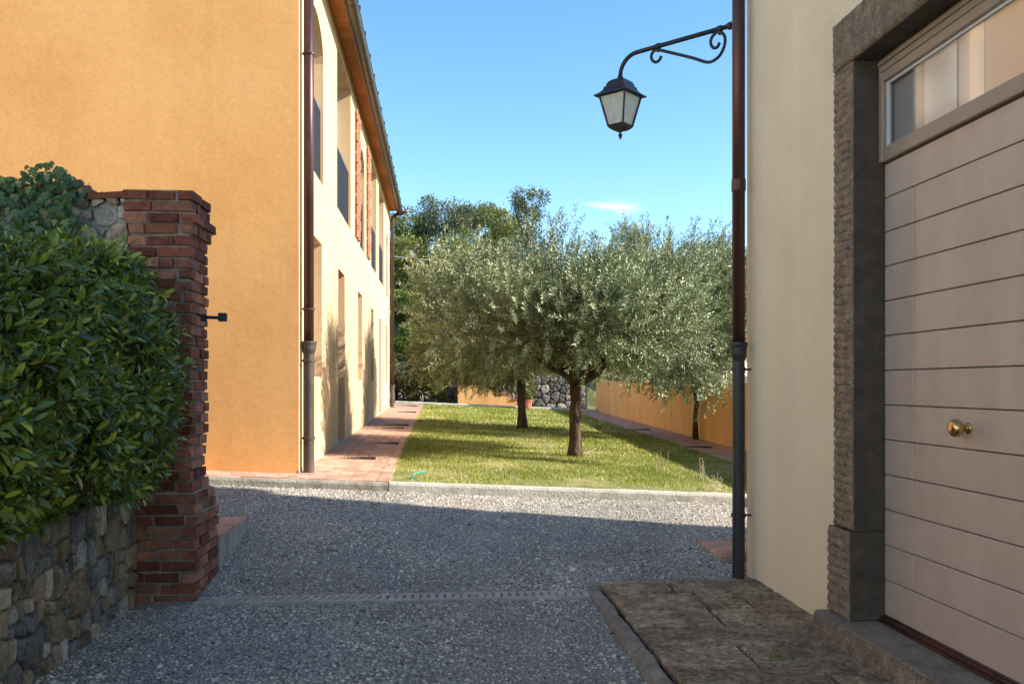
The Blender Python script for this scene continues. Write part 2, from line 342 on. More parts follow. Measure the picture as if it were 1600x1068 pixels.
# ================================================================== SETTING
def hill(X, Y):
    if Y < 31.5: return 0
    t = min(1, (Y-31.5)/26.0); h = 9.0*(t*t*(3-2*t))**.9
    h += max(0, min(1, (Y-33)/6))*.5*mnoise.noise(Vector((X*.12, Y*.12, 3)))
    f = 1/(1+math.exp(max(-30, min(30, (X-8.5)/3.0))))
    return h*(.16+.84*f)
def TZ(X, Y):
    if Y < 9.3: return min(GR(max(-6,min(6,X)), max(Y,0)), GZ(max(-8,min(8,X)), 9.3))-.07
    return GZ(max(-8,min(8,X)), min(Y, 34))-.07+hill(X, Y)
def axis(lo, hi, step, far):
    a = list(np.arange(lo, hi+1e-6, step)); k = step
    b = []; x = hi
    while x < far: k *= 1.5; x += k; b.append(x)
    c = []; x = lo; k = step
    while x > -far: k *= 1.5; x -= k; c.append(x)
    return c[::-1]+a+b
xs = axis(-30, 34, .8, 3000); ys = axis(-4, 76, .8, 3500)
V = np.array([(x, y, TZ(x, y)) for y in ys for x in xs]); nx = len(xs)
I = np.arange((len(ys)-1)*nx).reshape(len(ys)-1, nx)[:, :-1].ravel()
F = np.stack([I, I+1, I+nx+1, I+nx], 1)
HILLM = pmat('dry_hill_grass', [(.25,(.06,.065,.02)),(.45,(.12,.12,.04)),(.6,(.20,.17,.075)),(.8,(.28,.23,.13))], .8, 10, .95, [(6,.7,None,.1),(30,.5)], spec=.1, fine=(14,.35))
tag(link('terrain', np_mesh('terrain', V, F, smooth=True), HILLM), kind='structure')

# gravel yard: a bed and loose pebbles
GBED = pmat('gravel_bed', [(.25,(.085,.078,.069)),(.5,(.32,.295,.262)),(.62,(.50,.465,.415)),(.8,(.66,.62,.555))], 105, 6, .95, [(90,1.0,None,.02),(30,.6,None,.03)], spec=.15, fine=(2.2,.16))
st = .06
gx = np.arange(-6.2, 3.4, st); gy = np.arange(1.2, 9.31, st)
gv = []; dens = []
for y in gy:
    for x in gx:
        n = mnoise.noise(Vector((x*.9, y*.9, 0)))*.012+mnoise.noise(Vector((x*3.1, y*3.1, 5)))*.006
        gv.append((x, y, GR(x, y)+n))
        on = 1.0
        if x > 1.08 and y < 6.5: on = 0
        if x > 2.35 and y < 6.75: on = 0
        if abs(y-(6.21+.012*math.sin(x*3))) < .10 and x < 1.02 and mnoise.noise(Vector((x*2.3, 0, 1.5))) > -.18: on = 0.12
        if x < -2.1 and y < 6.8: on = 0
        if -2.15 < x < -1.66 and 6.22 < y < 7.8: on = 0
        if x < -3.6: on = 0
        dens.append(on*max(.25, min(1, .85+.75*mnoise.noise(Vector((x*.55, y*1.1, 21))))))
nx = len(gx); I = np.arange((len(gy)-1)*nx).reshape(len(gy)-1, nx)[:, :-1].ravel()
F = np.stack([I, I+1, I+nx+1, I+nx], 1)
gme = np_mesh('gravel_yard', np.array(gv), F, {'dens': np.array(dens)}, smooth=True)
tag(link('gravel_yard', gme, GBED), kind='structure')
tag(MB().quad((-8.98,-20,-.012),(2.29,-20,-.012),(2.29,1.21,-.012),(-8.98,1.21,-.012)).quad((-8.98,1.21,-.012),(-4.51,1.21,-.012),(-4.51,6.0,-.012),(-8.98,6.0,-.012)).build('unseen_bounce_yard', GBED), kind='structure')  # unseen pale gravel added behind the camera as a sunlit bounce surface
# pebble material: bluish grey stones, some pale, some tan
PEB, nt, N, L, P = newmat('pebble')
oi = N.new('ShaderNodeObjectInfo')
rp = ramp_node(N, [(0,(.09,.086,.082)),(.22,(.27,.255,.237)),(.45,(.48,.455,.42)),(.7,(.66,.63,.585)),(.85,(.70,.62,.52)),(.95,(.85,.82,.76)),(1,(.9,.88,.83))])
L.new(oi.outputs['Random'], rp.inputs['Fac'])
gp = N.new('ShaderNodeNewGeometry'); npz = N.new('ShaderNodeTexNoise'); npz.inputs['Scale'].default_value = .9; npz.inputs['Detail'].default_value = 5; L.new(gp.outputs['Position'], npz.inputs['Vector'])
rp2 = ramp_node(N, [(.3,(.74,.69,.62)),(.5,(1.04,.97,.87)),(.7,(1.28,1.15,.97))]); L.new(npz.outputs['Fac'], rp2.inputs['Fac'])
mm = N.new('ShaderNodeMixRGB'); mm.blend_type = 'MULTIPLY'; mm.inputs[0].default_value = 1; L.new(rp.outputs[0], mm.inputs[1]); L.new(rp2.outputs[0], mm.inputs[2]); L.new(mm.outputs[0], P.inputs['Base Color']); P.inputs['Roughness'].default_value = .75; P.inputs['Specular IOR Level'].default_value = .3
pebcol = bpy.data.collections.new('pebble_shapes')
for k in range(6):
    bm = bmesh.new(); bmesh.ops.create_icosphere(bm, subdivisions=1, radius=1)
    for v in bm.verts:
        v.co *= R.uniform(.7, 1.15); v.co.x *= 1.15; v.co.z *= R.uniform(.5, .7)
    me = bpy.data.meshes.new('pebble_shape'); bm.to_mesh(me); bm.free(); me.materials.append(PEB)
    pebcol.objects.link(bpy.data.objects.new('pebble_shape', me))
def pebble_field(name, src, density, smin, smax, seed):
    ng = bpy.data.node_groups.new(name, 'GeometryNodeTree')
    ng.interface.new_socket('Geometry', in_out='INPUT', socket_type='NodeSocketGeometry')
    ng.interface.new_socket('Geometry', in_out='OUTPUT', socket_type='NodeSocketGeometry')
    n = ng.nodes; l = ng.links
    gi = n.new('NodeGroupInput'); go = n.new('NodeGroupOutput')
    dp = n.new('GeometryNodeDistributePointsOnFaces'); dp.inputs['Seed'].default_value = seed
    na = n.new('GeometryNodeInputNamedAttribute'); na.data_type = 'FLOAT'; na.inputs['Name'].default_value = 'dens'
    mu = n.new('ShaderNodeMath'); mu.operation = 'MULTIPLY'; mu.inputs[1].default_value = density
    ci = n.new('GeometryNodeCollectionInfo'); ci.inputs['Collection'].default_value = pebcol; ci.inputs['Separate Children'].default_value = True; ci.inputs['Reset Children'].default_value = True
    ip = n.new('GeometryNodeInstanceOnPoints'); ip.inputs['Pick Instance'].default_value = True
    rr = n.new('FunctionNodeRandomValue'); rr.data_type = 'FLOAT_VECTOR'; rr.inputs[0].default_value = (-.6,-.6,0); rr.inputs[1].default_value = (.6,.6,6.28)
    rs = n.new('FunctionNodeRandomValue'); rs.data_type = 'FLOAT'; rs.inputs[2].default_value = 0; rs.inputs[3].default_value = 1
    pw = n.new('ShaderNodeMath'); pw.operation = 'POWER'; pw.inputs[1].default_value = 2.6
    mr = n.new('ShaderNodeMapRange'); mr.inputs[3].default_value = smin; mr.inputs[4].default_value = smax
    l.new(gi.outputs[0], dp.inputs['Mesh']); l.new(na.outputs[0], mu.inputs[0]); l.new(mu.outputs[0], dp.inputs['Density'])
    l.new(dp.outputs['Points'], ip.inputs['Points']); l.new(ci.outputs[0], ip.inputs['Instance'])
    l.new(rr.outputs[0], ip.inputs['Rotation']); l.new(rs.outputs[1], pw.inputs[0]); l.new(pw.outputs[0], mr.inputs[0]); l.new(mr.outputs[0], ip.inputs['Scale'])
    l.new(ip.outputs[0], go.inputs[0])
    o = bpy.data.objects.new(name, src.copy()); COL.objects.link(o)
    md = o.modifiers.new('scatter', 'NODES'); md.node_group = ng
    return o
tag(pebble_field('gravel', gme, 4300, .0036, .0125, 3), 'loose blue-grey gravel covering the sloping yard', 'gravel', kind='stuff')

tag(pebble_field('scattered_stones', gme, 26, .010, .026, 8), 'larger pale stones strewn through the gravel', 'stones', kind='stuff')
# lawn, kerb and brick paths
LAWN = pmat('lawn_soil', [(.25,(.12,.15,.035)),(.45,(.22,.23,.07)),(.6,(.37,.33,.15)),(.78,(.54,.45,.28))], 1.6, 9, .95, [(50,.8,None,.03)], spec=.1, fine=(30,.3))
def sheet(name, x0, x1, y0, y1, dz, m, sx=.5):
    X = np.linspace(x0, x1, max(2, int((x1-x0)/sx)+1)); Y = np.linspace(y0, y1, max(2, int((y1-y0)/sx)+1))
    V = np.array([(x, y, GZ(x, y)+dz) for y in Y for x in X]); n = len(X)
    I = np.arange((len(Y)-1)*n).reshape(len(Y)-1, n)[:, :-1].ravel()
    return link(name, np_mesh(name, V, np.stack([I, I+1, I+n+1, I+n], 1)), m)
tag(sheet('lawn', -.53, 4.36, 9.36, 30.0, 0, LAWN), kind='structure')
# brick bond for the far paving, as a material
def brickmat(name, c1, c2, mort, sw, sh, tint=1):
    m, nt, N, L, P = newmat(name)
    g = N.new('ShaderNodeNewGeometry'); mp = N.new('ShaderNodeMapping'); mp.inputs['Rotation'].default_value = (0,0,math.pi/2)
    L.new(g.outputs['Position'], mp.inputs['Vector'])
    b = N.new('ShaderNodeTexBrick'); b.inputs['Scale'].default_value = 1; b.inputs['Brick Width'].default_value = sw; b.inputs['Row Height'].default_value = sh
    b.inputs['Mortar Size'].default_value = .006; b.inputs['Color1'].default_value = (*c1,1); b.inputs['Color2'].default_value = (*c2,1); b.inputs['Mortar'].default_value = (*mort,1)
    L.new(mp.outputs[0], b.inputs['Vector'])
    n2 = N.new('ShaderNodeTexNoise'); n2.inputs['Scale'].default_value = 6; n2.inputs['Detail'].default_value = 7; L.new(g.outputs['Position'], n2.inputs['Vector'])
    mr = N.new('ShaderNodeMapRange'); mr.inputs[1].default_value = .3; mr.inputs[2].default_value = .7; mr.inputs[3].default_value = .75; mr.inputs[4].default_value = 1.25; L.new(n2.outputs['Fac'], mr.inputs[0])
    sc = N.new('ShaderNodeVectorMath'); sc.operation = 'SCALE'; L.new(b.outputs['Color'], sc.inputs[0]); L.new(mr.outputs[0], sc.inputs['Scale']); L.new(sc.outputs[0], P.inputs['Base Color'])
    bp = N.new('ShaderNodeBump'); bp.inputs['Strength'].default_value = .6; bp.inputs['Distance'].default_value = .006; bp.invert = True; L.new(b.outputs['Fac'], bp.inputs['Height']); L.new(bp.outputs[0], P.inputs['Normal'])
    P.inputs['Roughness'].default_value = .9
    return m
PATHM = brickmat('brick_path_bond', (.50,.29,.20), (.42,.23,.155), (.30,.24,.19), .29, .145)
JOINT = pmat('sandy_joint', [(.3,(.27,.20,.15)),(.7,(.40,.31,.24))], 20, 5, .95, spec=.1)
pathL = tag(sheet('brick_path_left', -1.52, -.53, 9.31, 30.6, .001, PATHM), kind='structure')
paveE = tag(sheet('end_wall_pavement', -6.5, -1.521, 9.31, 9.80, .001, JOINT), kind='structure')
tag(sheet('brick_path_right', 4.36, 5.32, 9.36, 30.6, .004, PATHM), kind='structure')
# laid bricks, near part of the path
bk = []
for k in range(5):
    bm = bmesh.new(); bmesh.ops.create_cube(bm, size=1)
    bmesh.ops.bevel(bm, geom=bm.edges[:], offset=.03, segments=1, affect='EDGES')
    for v in bm.verts: v.co += Vector((R.uniform(-.012,.012), R.uniform(-.012,.012), R.uniform(-.03,.03)))
    me = bpy.data.meshes.new('paving_brick'); bm.to_mesh(me); bm.free(); me.materials.append(TERRA); bk.append(me)
def lay(parent, cx, cy, lx, ly):
    put('brick', R.choice(bk), parent, (cx, cy, GZ(cx, cy)-.008+R.uniform(-.0015,.0015)), (.018, .044, R.uniform(-.006,.006)), (lx, ly, .035))
y = 9.345
for r in range(30):
    off = 0 if r % 2 else .5
    for c in range(7):
        ly = .283; cy = y+ly/2+(.145 if c % 2 else 0)
        if cy+ly/2 > 18.2: continue
        lay(pathL, -1.505+.0706+c*.1405, cy, .134, ly-.007)
    y += .29
for c in range(1, 7, 2): lay(pathL, -1.505+.0706+c*.1405, 9.345+.068, .134, .13)
for r in range(3):
    for c in range(9):
        lay(paveE, -1.60-c*.292-(.146 if r % 2 else 0), 9.385+r*.146, .285, .139)
# kerbs
def kerb(name, x0, x1, y0, y1, top, drop, m):
    n = max(2, int((x1-x0)/.12)); b = MB()
    prof = [(y0+.0,-drop),(y0+.0,top-.03),(y0+.012,top-.008),(y0+.03,top),(y1-.02,top),(y1,top-.015),(y1,-drop)]
    Vv = []; Ff = []
    for i in range(n+1):
        x = x0+(x1-x0)*i/n
        for (yy, dz) in prof:
            q = mnoise.noise(Vector((x*4, yy*9, dz*9)))*.008
            Vv.append((x, yy+q*(1 if yy < (y0+y1)/2 else 0), GZ(x, yy)+dz+(q*.8 if dz > -.02 else 0)))
    k = len(prof)
    for i in range(n):
        for j in range(k-1): Ff.append((i*k+j, i*k+j+1, (i+1)*k+j+1, (i+1)*k+j))
    Ff.append(tuple(range(k))); Ff.append(tuple(n*k+j for j in range(k-1,-1,-1)))
    b.add(Vv, Ff); return tag(b.build(name, m), kind='structure')
kerb('lawn_kerb', -.525, 5.3, 9.27, 9.37, .012, .25, LIME)
kerb('pavement_edge', -6.5, -.535, 9.265, 9.33, .003, .25, CONC)
kerb('far_kerb', -1.5, 5.3, 30.0, 30.25, .07, .2, LIME)

# ================================================================== walls with openings
def arch_pts(ya, yb, zs, rise, n=12):
    c = (ya+yb)/2; w = (yb-ya)/2
    return [(c-w*math.cos(math.pi*i/n), zs+rise*math.sin(math.pi*i/n)) for i in range(n+1)]
def wall_mesh(X0, sg, depth, y0, y1, z0, z1, ops):
    """wall in a plane X = X0; openings (ya, yb, za, zb, rise); reveals go sg*depth"""
    b = MB()
    Ys = sorted({y0, y1, *[o[0] for o in ops], *[o[1] for o in ops]})
    Zs = sorted({z0, z1, *[o[2] for o in ops], *[o[3] for o in ops]})
    for ya, yb in zip(Ys, Ys[1:]):
        for za, zb in zip(Zs, Zs[1:]):
            cy, cz = (ya+yb)/2, (za+zb)/2
            if any(o[0] < cy < o[1] and o[2] < cz < o[3] for o in ops): continue
            b.quad((X0,ya,za),(X0,yb,za),(X0,yb,zb),(X0,ya,zb))
    X1 = X0+sg*depth
    for (ya, yb, za, zb, rise) in ops:
        if rise:
            A = arch_pts(ya, yb, zb-rise, rise); m = len(A)//2
            b.poly([(X0,ya,zb)]+[(X0,p[0],p[1]) for p in A[m::-1]])
            b.poly([(X0,yb,zb)]+[(X0,p[0],p[1]) for p in A[m:]])
            for p, q in zip(A, A[1:]): b.quad((X0,*p),(X0,*q),(X1,*q),(X1,*p))
            top = zb-rise
        else:
            b.quad((X0,ya,zb),(X0,yb,zb),(X1,yb,zb),(X1,ya,zb)); top = zb
        b.quad((X0,ya,za),(X0,ya,top),(X1,ya,top),(X1,ya,za))
        b.quad((X0,yb,za),(X0,yb,top),(X1,yb,top),(X1,yb,za))
        b.quad((X0,ya,za),(X0,yb,za),(X1,yb,za),(X1,ya,za))
    return b

# ------------------------------------------------------------------ ochre farmhouse
FX = -1.51
def dY(px): return (2121.6/(688-px)+.1204)/.99682
EZ = 6.70
upper = [(10.40,11.78,4.07,6.08,.42),(13.3,15.32,4.12,6.50,0),(17.05,18.10,4.12,6.06,.42),(19.8,21.45,4.12,6.50,0),(22.3,24.2,4.12,6.46,0),(25.3,26.05,4.0,5.85,.36)]
lower = [(10.45,11.62,1.61,3.30,0),(13.45,14.38,.50,3.24,0),(16.65,17.55,1.61,3.24,0),(19.8,20.55,1.61,3.20,0),(22.4,23.05,.66,3.18,0),(25.2,25.85,1.60,3.18,0)]
latt = [(16.02,16.78,4.15,6.40,0),(18.48,19.20,4.15,6.40,0)]
house = empty('farmhouse', (FX, 9.75, .5), 'long ochre plastered farmhouse with deep windows and wooden eaves', 'building')
wb = wall_mesh(FX, -1, .30, 9.75, 27.0, .2, EZ+.02, upper+lower)
# recesses for the lattices are shallower
Ys = []
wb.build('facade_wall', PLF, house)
eb = MB()
eb.poly([(FX,9.75,.2),(FX,9.75,EZ+.02),(-5.6,9.75,EZ+2.1),(-9.7,9.75,EZ+.02),(-9.7,9.75,.2)])
eb.build('end_wall', PL, house)
MB().poly([(FX,27.0,.2),(FX,27.0,EZ+.02),(-5.6,27.0,EZ+2.1),(-9.7,27.0,EZ+.02),(-9.7,27.0,.2)]).quad((-9.7,9.75,.2),(-9.7,27,.2),(-9.7,27,EZ),(-9.7,9.75,EZ)).build('rear_wall', PL, house)
MB().box(FX-.001, FX+.006, 9.744, 27.0, .45, .60).build('base_strip', LIME, house)
EO = .21                                            # eave overhang
rb = MB()
rb.add([(FX+EO+.04,9.62,EZ+.06),(FX+EO+.04,27.12,EZ+.06),(-5.6,27.12,EZ+2.30),(-5.6,9.62,EZ+2.30),(FX+EO+.04,9.62,EZ+.14),(FX+EO+.04,27.12,EZ+.14),(-5.6,27.12,EZ+2.42),(-5.6,9.62,EZ+2.42)],
       [(0,3,2,1),(4,5,6,7),(0,1,5,4),(1,2,6,5),(2,3,7,6),(3,0,4,7)])
rb.add([(-10.2,9.62,EZ+.06),(-10.2,27.12,EZ+.06),(-5.601,27.12,EZ+2.30),(-5.601,9.62,EZ+2.30),(-10.2,9.62,EZ+.14),(-10.2,27.12,EZ+.14),(-5.601,27.12,EZ+2.42),(-5.601,9.62,EZ+2.42)],
       [(0,3,2,1),(4,5,6,7),(0,1,5,4),(1,2,6,5),(2,3,7,6),(3,0,4,7)])
roof = rb.build('roof', ROOF, house)
yy = 9.66; k = 0
plank = MB().box(0, EO+.02, 0, .192, 0, .025).mesh('soffit_board', .004)
plank.materials.append(SOFFIT)
while yy < 26.95:
    put('soffit_board', plank, roof, (FX+.004, yy, EZ+R.uniform(0,.004))); yy += .1965
MB().box(FX+EO+.005, FX+EO+.03, 9.64, 27.1, EZ-.05, EZ+.10).build('fascia', GUTTER, house)
def half_gutter(y0, y1, xc, zc, r):
    b = MB(); n = 10
    for rr, fl in ((r,0),(r-.006,1)):
        Vv = [];
        for yv in (y0, y1):
            for i in range(n+1):
                a = math.pi+math.pi*i/n; Vv.append((xc+rr*math.cos(a), yv, zc+rr*math.sin(a)))
        b.add(Vv, [(i, i+1, n+2+i, n+1+i) for i in range(n)])
    b.tube([(xc+r,y0,zc),(xc+r,y1,zc)], .010, 6)
    b.poly([(xc+r*math.cos(math.pi+math.pi*i/n), y1, zc+r*math.sin(math.pi+math.pi*i/n)) for i in range(n+1)])
    b.poly([(xc+r*math.cos(math.pi+math.pi*i/n), y0, zc+r*math.sin(math.pi+math.pi*i/n)) for i in range(n+1)])
    return b
gut = half_gutter(9.6, 27.15, FX+EO+.105, EZ-.02, .080).build('gutter', GUTTER, house, smooth=False)
yy = 9.9
while yy < 27:
    b = MB().box(FX+EO+.175, FX+EO+.190, yy-.012, yy+.012, EZ+.05, EZ+.105); b.box(FX+EO+.03, FX+EO+.19, yy-.012, yy+.012, EZ+.095, EZ+.106)
    b.build('gutter_bracket', GUTTER, gut); yy += .92
for yy in (12.2, 15.3, 18.4, 21.5, 24.6):
    half_gutter(yy, yy+.05, FX+EO+.105, EZ-.02, .085).build('gutter_joint', OLDPIPE, gut)

def window(nm, op, kind, rail):
    ya, yb, za, zb, rise = op; xb = FX-.30
    b = MB(); t = .07
    w = None
    if kind == 'door':
        w = MB().box(xb-.05, xb-.01, ya, yb, za, zb).build('door', GREYP, house)
        MB().box(xb-.012, xb+.012, ya+.10, yb-.10, za+.15, za+1.0).build('door_panel', GREYP, w, .006)
        MB().box(FX-.30, FX+.02, ya, yb, za-.02, GZ(FX, ya)+.03).build('door_step', LIME, w)
        return
    b.box(xb-.04, xb+.02, ya, ya+t, za, zb); b.box(xb-.04, xb+.02, yb-t, yb, za, zb)
    b.box(xb-.04, xb+.02, ya+t, yb-t, zb-t, zb); b.box(xb-.04, xb+.02, ya+t, yb-t, za, za+t)
    c = (ya+yb)/2
    b.box(xb-.03, xb+.022, c-.045, c+.045, za+t, zb-t)
    w = b.build(nm, WHITEP, house)
    for a0, a1 in ((ya+t, c-.045), (c+.045, yb-t)):
        MB().quad((xb-.008,a0,za+t),(xb-.008,a1,za+t),(xb-.008,a1,zb-t),(xb-.008,a0,zb-t)).build('pane', GLASS, w)
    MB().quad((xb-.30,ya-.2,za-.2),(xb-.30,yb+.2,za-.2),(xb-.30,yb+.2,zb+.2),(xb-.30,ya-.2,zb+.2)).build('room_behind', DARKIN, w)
    if rail:
        h = .98; xr = FX-.055
        rb = MB().box(xr-.02, xr+.02, ya+.005, yb-.005, za+h-.03, za+h); rb.box(xr-.015, xr+.015, ya+.005, yb-.005, za+.03, za+.055)
        n = int((yb-ya)/.085)
        for i in range(n):
            q = ya+.03+(yb-ya-.06)*i/(n-1); rb.box(xr-.018, xr+.018, q-.007, q+.007, za+.055, za+h-.03)
        if rail == 2: rb.box(xr-.024, xr-.019, ya+.01, yb-.01, za+.05, za+h-.02)
        rb.build('railing', GREYP, w)
for i, op in enumerate(upper): window('window', op, 'w', 2 if i in (1,3,4) else 1)
for i, op in enumerate(lower): window('window', op, 'door' if i in (1,4) else 'w', 0)
for (ya, yb, za, zb, r_) in latt:                       # terracotta screens set on the wall
    b = MB(); n = 5; m_ = 12
    for i in range(n):
        for j in range(m_):
            cy = ya+(yb-ya)*(i+.5)/n; zb_ = za+(zb-za)*j/m_; hh = (zb-za)/m_
            w = (yb-ya)/n*.41; s_ = 1 if (i+j) % 2 else -1
            pts = []
            for q in range(7):
                a = math.pi*q/6; pts.append((cy-w*math.cos(a), .01+s_*.018*math.sin(a)+.026))
            for (p, pp) in zip(pts, pts[1:]):
                b.quad((FX+p[1],p[0],zb_),(FX+pp[1],pp[0],zb_),(FX+pp[1],pp[0],zb_+hh*.93),(FX+p[1],p[0],zb_+hh*.93))
                b.quad((FX+p[1]-.014,p[0],zb_),(FX+pp[1]-.014,pp[0],zb_),(FX+pp[1]-.014,pp[0],zb_+hh*.93),(FX+p[1]-.014,p[0],zb_+hh*.93))
    sc = b.build('tile_screen', TILELAT, house); sc['kind'] = 'stuff'
    MB().box(FX+.001, FX+.012, ya, yb, za, zb).build('screen_backing', MORTAR, sc)

def downpipe(parent, x, y, zt, zj, zb, r1, r2, m1, m2, wallx, clips, top_swan=None):
    P_ = [(x,y,zj-.02),(x,y,zt)]
    if top_swan: P_ += top_swan
    d = MB().tube(P_, r1, 14).build('downpipe', m1, parent, smooth=True)
    pr = [(r2,zb),(r2,zj-.12),(r2*1.28,zj-.07),(r2*1.34,zj-.02),(r2*1.45,zj),(r2*1.45,zj+.02),(r1*1.02,zj+.022)]
    MB().lathe(pr, (x,y,0), 16).build('pipe_shoe', m2, d, smooth=False)
    for z in clips:
        rr = (r1 if z > zj else r2)+.006
        b = MB().lathe([(rr,z-.014),(rr+.004,z-.012),(rr+.004,z+.012),(rr,z+.014)], (x,y,0), 14)
        b.tube([(x,y,z),(wallx,y,z)], .008, 6); b.box(x-.012, x+.012, y-rr-.02, y-rr+.004, z-.010, z+.010)
        b.build('pipe_clip', m2 if z < zj else m1, d)
    return d
downpipe(house, FX+.085, 9.885, EZ+.02, 1.96, GZ(FX,9.88)+.0, .054, .060, COPPER, OLDPIPE, FX, (5.1, 2.33, 1.77, .93))
downpipe(house, FX+.09, 26.86, EZ-.30, 1.5, GZ(FX,26.8), .050, .056, COPPER, OLDPIPE, FX, (5.0, 3.6, 2.2), [(FX+.10,26.86,EZ-.22),(FX+.2,26.86,EZ-.12),(FX+.40,26.86,EZ-.06),(FX+.55,26.86,EZ+.0)])
MB().tube([(FX+.012,9.80,.5),(FX+.012,9.80,5.2),(FX+.012,9.80,EZ)], .008, 6).build('cable', CASTIRON, house)

# ------------------------------------------------------------------ garage house on the right
garage = empty('garage_house', (2.3, 6.58, .06), 'beige plastered house with stone-framed garage door', 'building')
GX = 2.30; DX = 2.44
gb = wall_mesh(GX, 1, .02, -4.0, 6.58, -.2, 6.9, [(1.55,4.90,-.2,3.40,0)])
gb.quad((GX,6.58,-.2),(9.2,6.58,-.2),(9.2,6.58,6.9),(GX,6.58,6.9)); gb.quad((GX,-4,-.2),(9.2,-4,-.2),(9.2,-4,6.9),(GX,-4,6.9)); gb.quad((9.2,-4,-.2),(9.2,6.58,-.2),(9.2,6.58,6.9),(9.2,-4,6.9))
gb.build('house_wall', PB, garage)
MB().add([(GX-.35,-4.3,6.8),(GX-.35,6.62,6.8),(5.4,6.62,8.1),(5.4,-4.3,8.1),(GX-.35,-4.3,6.95),(GX-.35,6.62,6.95),(5.4,6.62,8.25),(5.4,-4.3,8.25)],[(0,3,2,1),(4,5,6,7),(0,1,5,4),(1,2,6,5),(2,3,7,6),(3,0,4,7)]).add(
 [(9.5,-4.3,6.8),(9.5,6.62,6.8),(5.401,6.62,8.1),(5.401,-4.3,8.1),(9.5,-4.3,6.95),(9.5,6.62,6.95),(5.401,6.62,8.25),(5.401,-4.3,8.25)],[(0,3,2,1),(4,5,6,7),(0,1,5,4),(1,2,6,5),(2,3,7,6),(3,0,4,7)]).build('roof', ROOF, garage)
wing = empty('house_wing', (2.95, 6.6, .1), 'low beige wing set back behind the garage house corner', 'building')
b = wall_mesh(2.95, 1, .14, 6.59, 7.70, 0, 3.4, [(6.85,7.65,.22,2.4,0)])
b.quad((2.95,7.70,0),(4.0,7.70,0),(4.0,7.70,3.4),(2.95,7.70,3.4)); b.quad((4.0,6.59,0),(4.0,7.70,0),(4.0,7.70,3.4),(4.0,6.59,3.4)); b.build('house_wall', PB, wing)
MB().box(2.80, 4.1, 6.63, 7.74, 3.4, 3.5).build('roof', ROOF, wing)
dw = MB().box(3.09, 3.13, 6.85, 7.65, .22, 2.4).build('door', TAUPE, wing)
MB().box(3.065, 3.091, 6.95, 7.55, .35, 1.1).box(3.065, 3.091, 6.95, 7.55, 1.25, 2.3).build('door_panel', TAUPE, dw, .008)

# rusticated stone surround: ribbed chiselled faces
def ribbed(y0, y1, z0, z1, xf, xb, rib, along, amp, seed, cellsz=.009, chamf=.012):
    ny = max(2, int((y1-y0)/cellsz)); nz = max(2, int((z1-z0)/cellsz)); b = MB(); Vv = []
    for j in range(nz+1):
        for i in range(ny+1):
            y_ = y0+(y1-y0)*i/ny; z_ = z0+(z1-z0)*j/nz
            t = (z_-z0)/rib if along == 'z' else (y_-y0)/rib
            t += .26*mnoise.noise(Vector((y_*9, z_*9, seed)))
            sN = abs(math.sin(math.pi*t))**.38
            k = int(math.floor(t))
            q = .55+.45*mnoise.noise(Vector((y_*34+k*7.7, z_*34, seed+k*3.3)))+.35*mnoise.noise(Vector((y_*75, z_*75, seed)))
            e = min(1, min(y_-y0, y1-y_, z_-z0, z1-z_)/chamf)
            d = amp*(sN*.75+.55*(q-.5))*max(0, e)
            Vv.append((xf-d, y_, z_))
    n = ny+1
    F_ = [(j*n+i, j*n+i+1, (j+1)*n+i+1, (j+1)*n+i) for j in range(nz) for i in range(ny)]
    b.add(Vv, F_)
    # sides
    b.quad((xf,y0,z0),(xf,y0,z1),(xb,y0,z1),(xb,y0,z0)); b.quad((xf,y1,z0),(xf,y1,z1),(xb,y1,z1),(xb,y1,z0))
    b.quad((xf,y0,z1),(xf,y1,z1),(xb,y1,z1),(xb,y0,z1)); b.quad((xf,y0,z0),(xf,y1,z0),(xb,y1,z0),(xb,y0,z0))
    return b
for (ya, yb, lab) in ((4.764, 4.985, 0), (1.47, 1.70, 1)):
    ribbed(ya, yb, .70, 3.285, 2.262, GX+.03, .050, 'z', .022, lab).build('jamb_stone', PSER, garage)
    ribbed(ya-(.0 if lab == 0 else .03), yb+(.03 if lab == 0 else 0), .208, .697, 2.240, GX+.03, .054, 'z', .025, 4+lab).build('jamb_plinth', PSER, garage)
# smooth inner reveals
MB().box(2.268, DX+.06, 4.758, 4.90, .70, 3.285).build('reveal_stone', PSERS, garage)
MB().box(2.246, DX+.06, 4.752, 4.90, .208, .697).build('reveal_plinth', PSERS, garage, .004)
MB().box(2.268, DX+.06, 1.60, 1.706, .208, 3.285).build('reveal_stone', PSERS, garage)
ribbed(1.47, 4.990, 3.29, 3.56, 2.258, GX+.03, .034, 'y', .022, 9, .008).build('lintel_stone', PSER, garage)
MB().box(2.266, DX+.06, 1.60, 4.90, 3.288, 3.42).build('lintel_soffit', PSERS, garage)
ribbed(1.42, 5.035, .07, .196, 2.165, GX+.03, .036, 'y', .024, 13, .008, .01).build('sill_face', PSER, garage)
MB().box(2.160, DX+.10, 1.42, 5.030, .196, .206).build('sill_top', SILL, garage, .003)
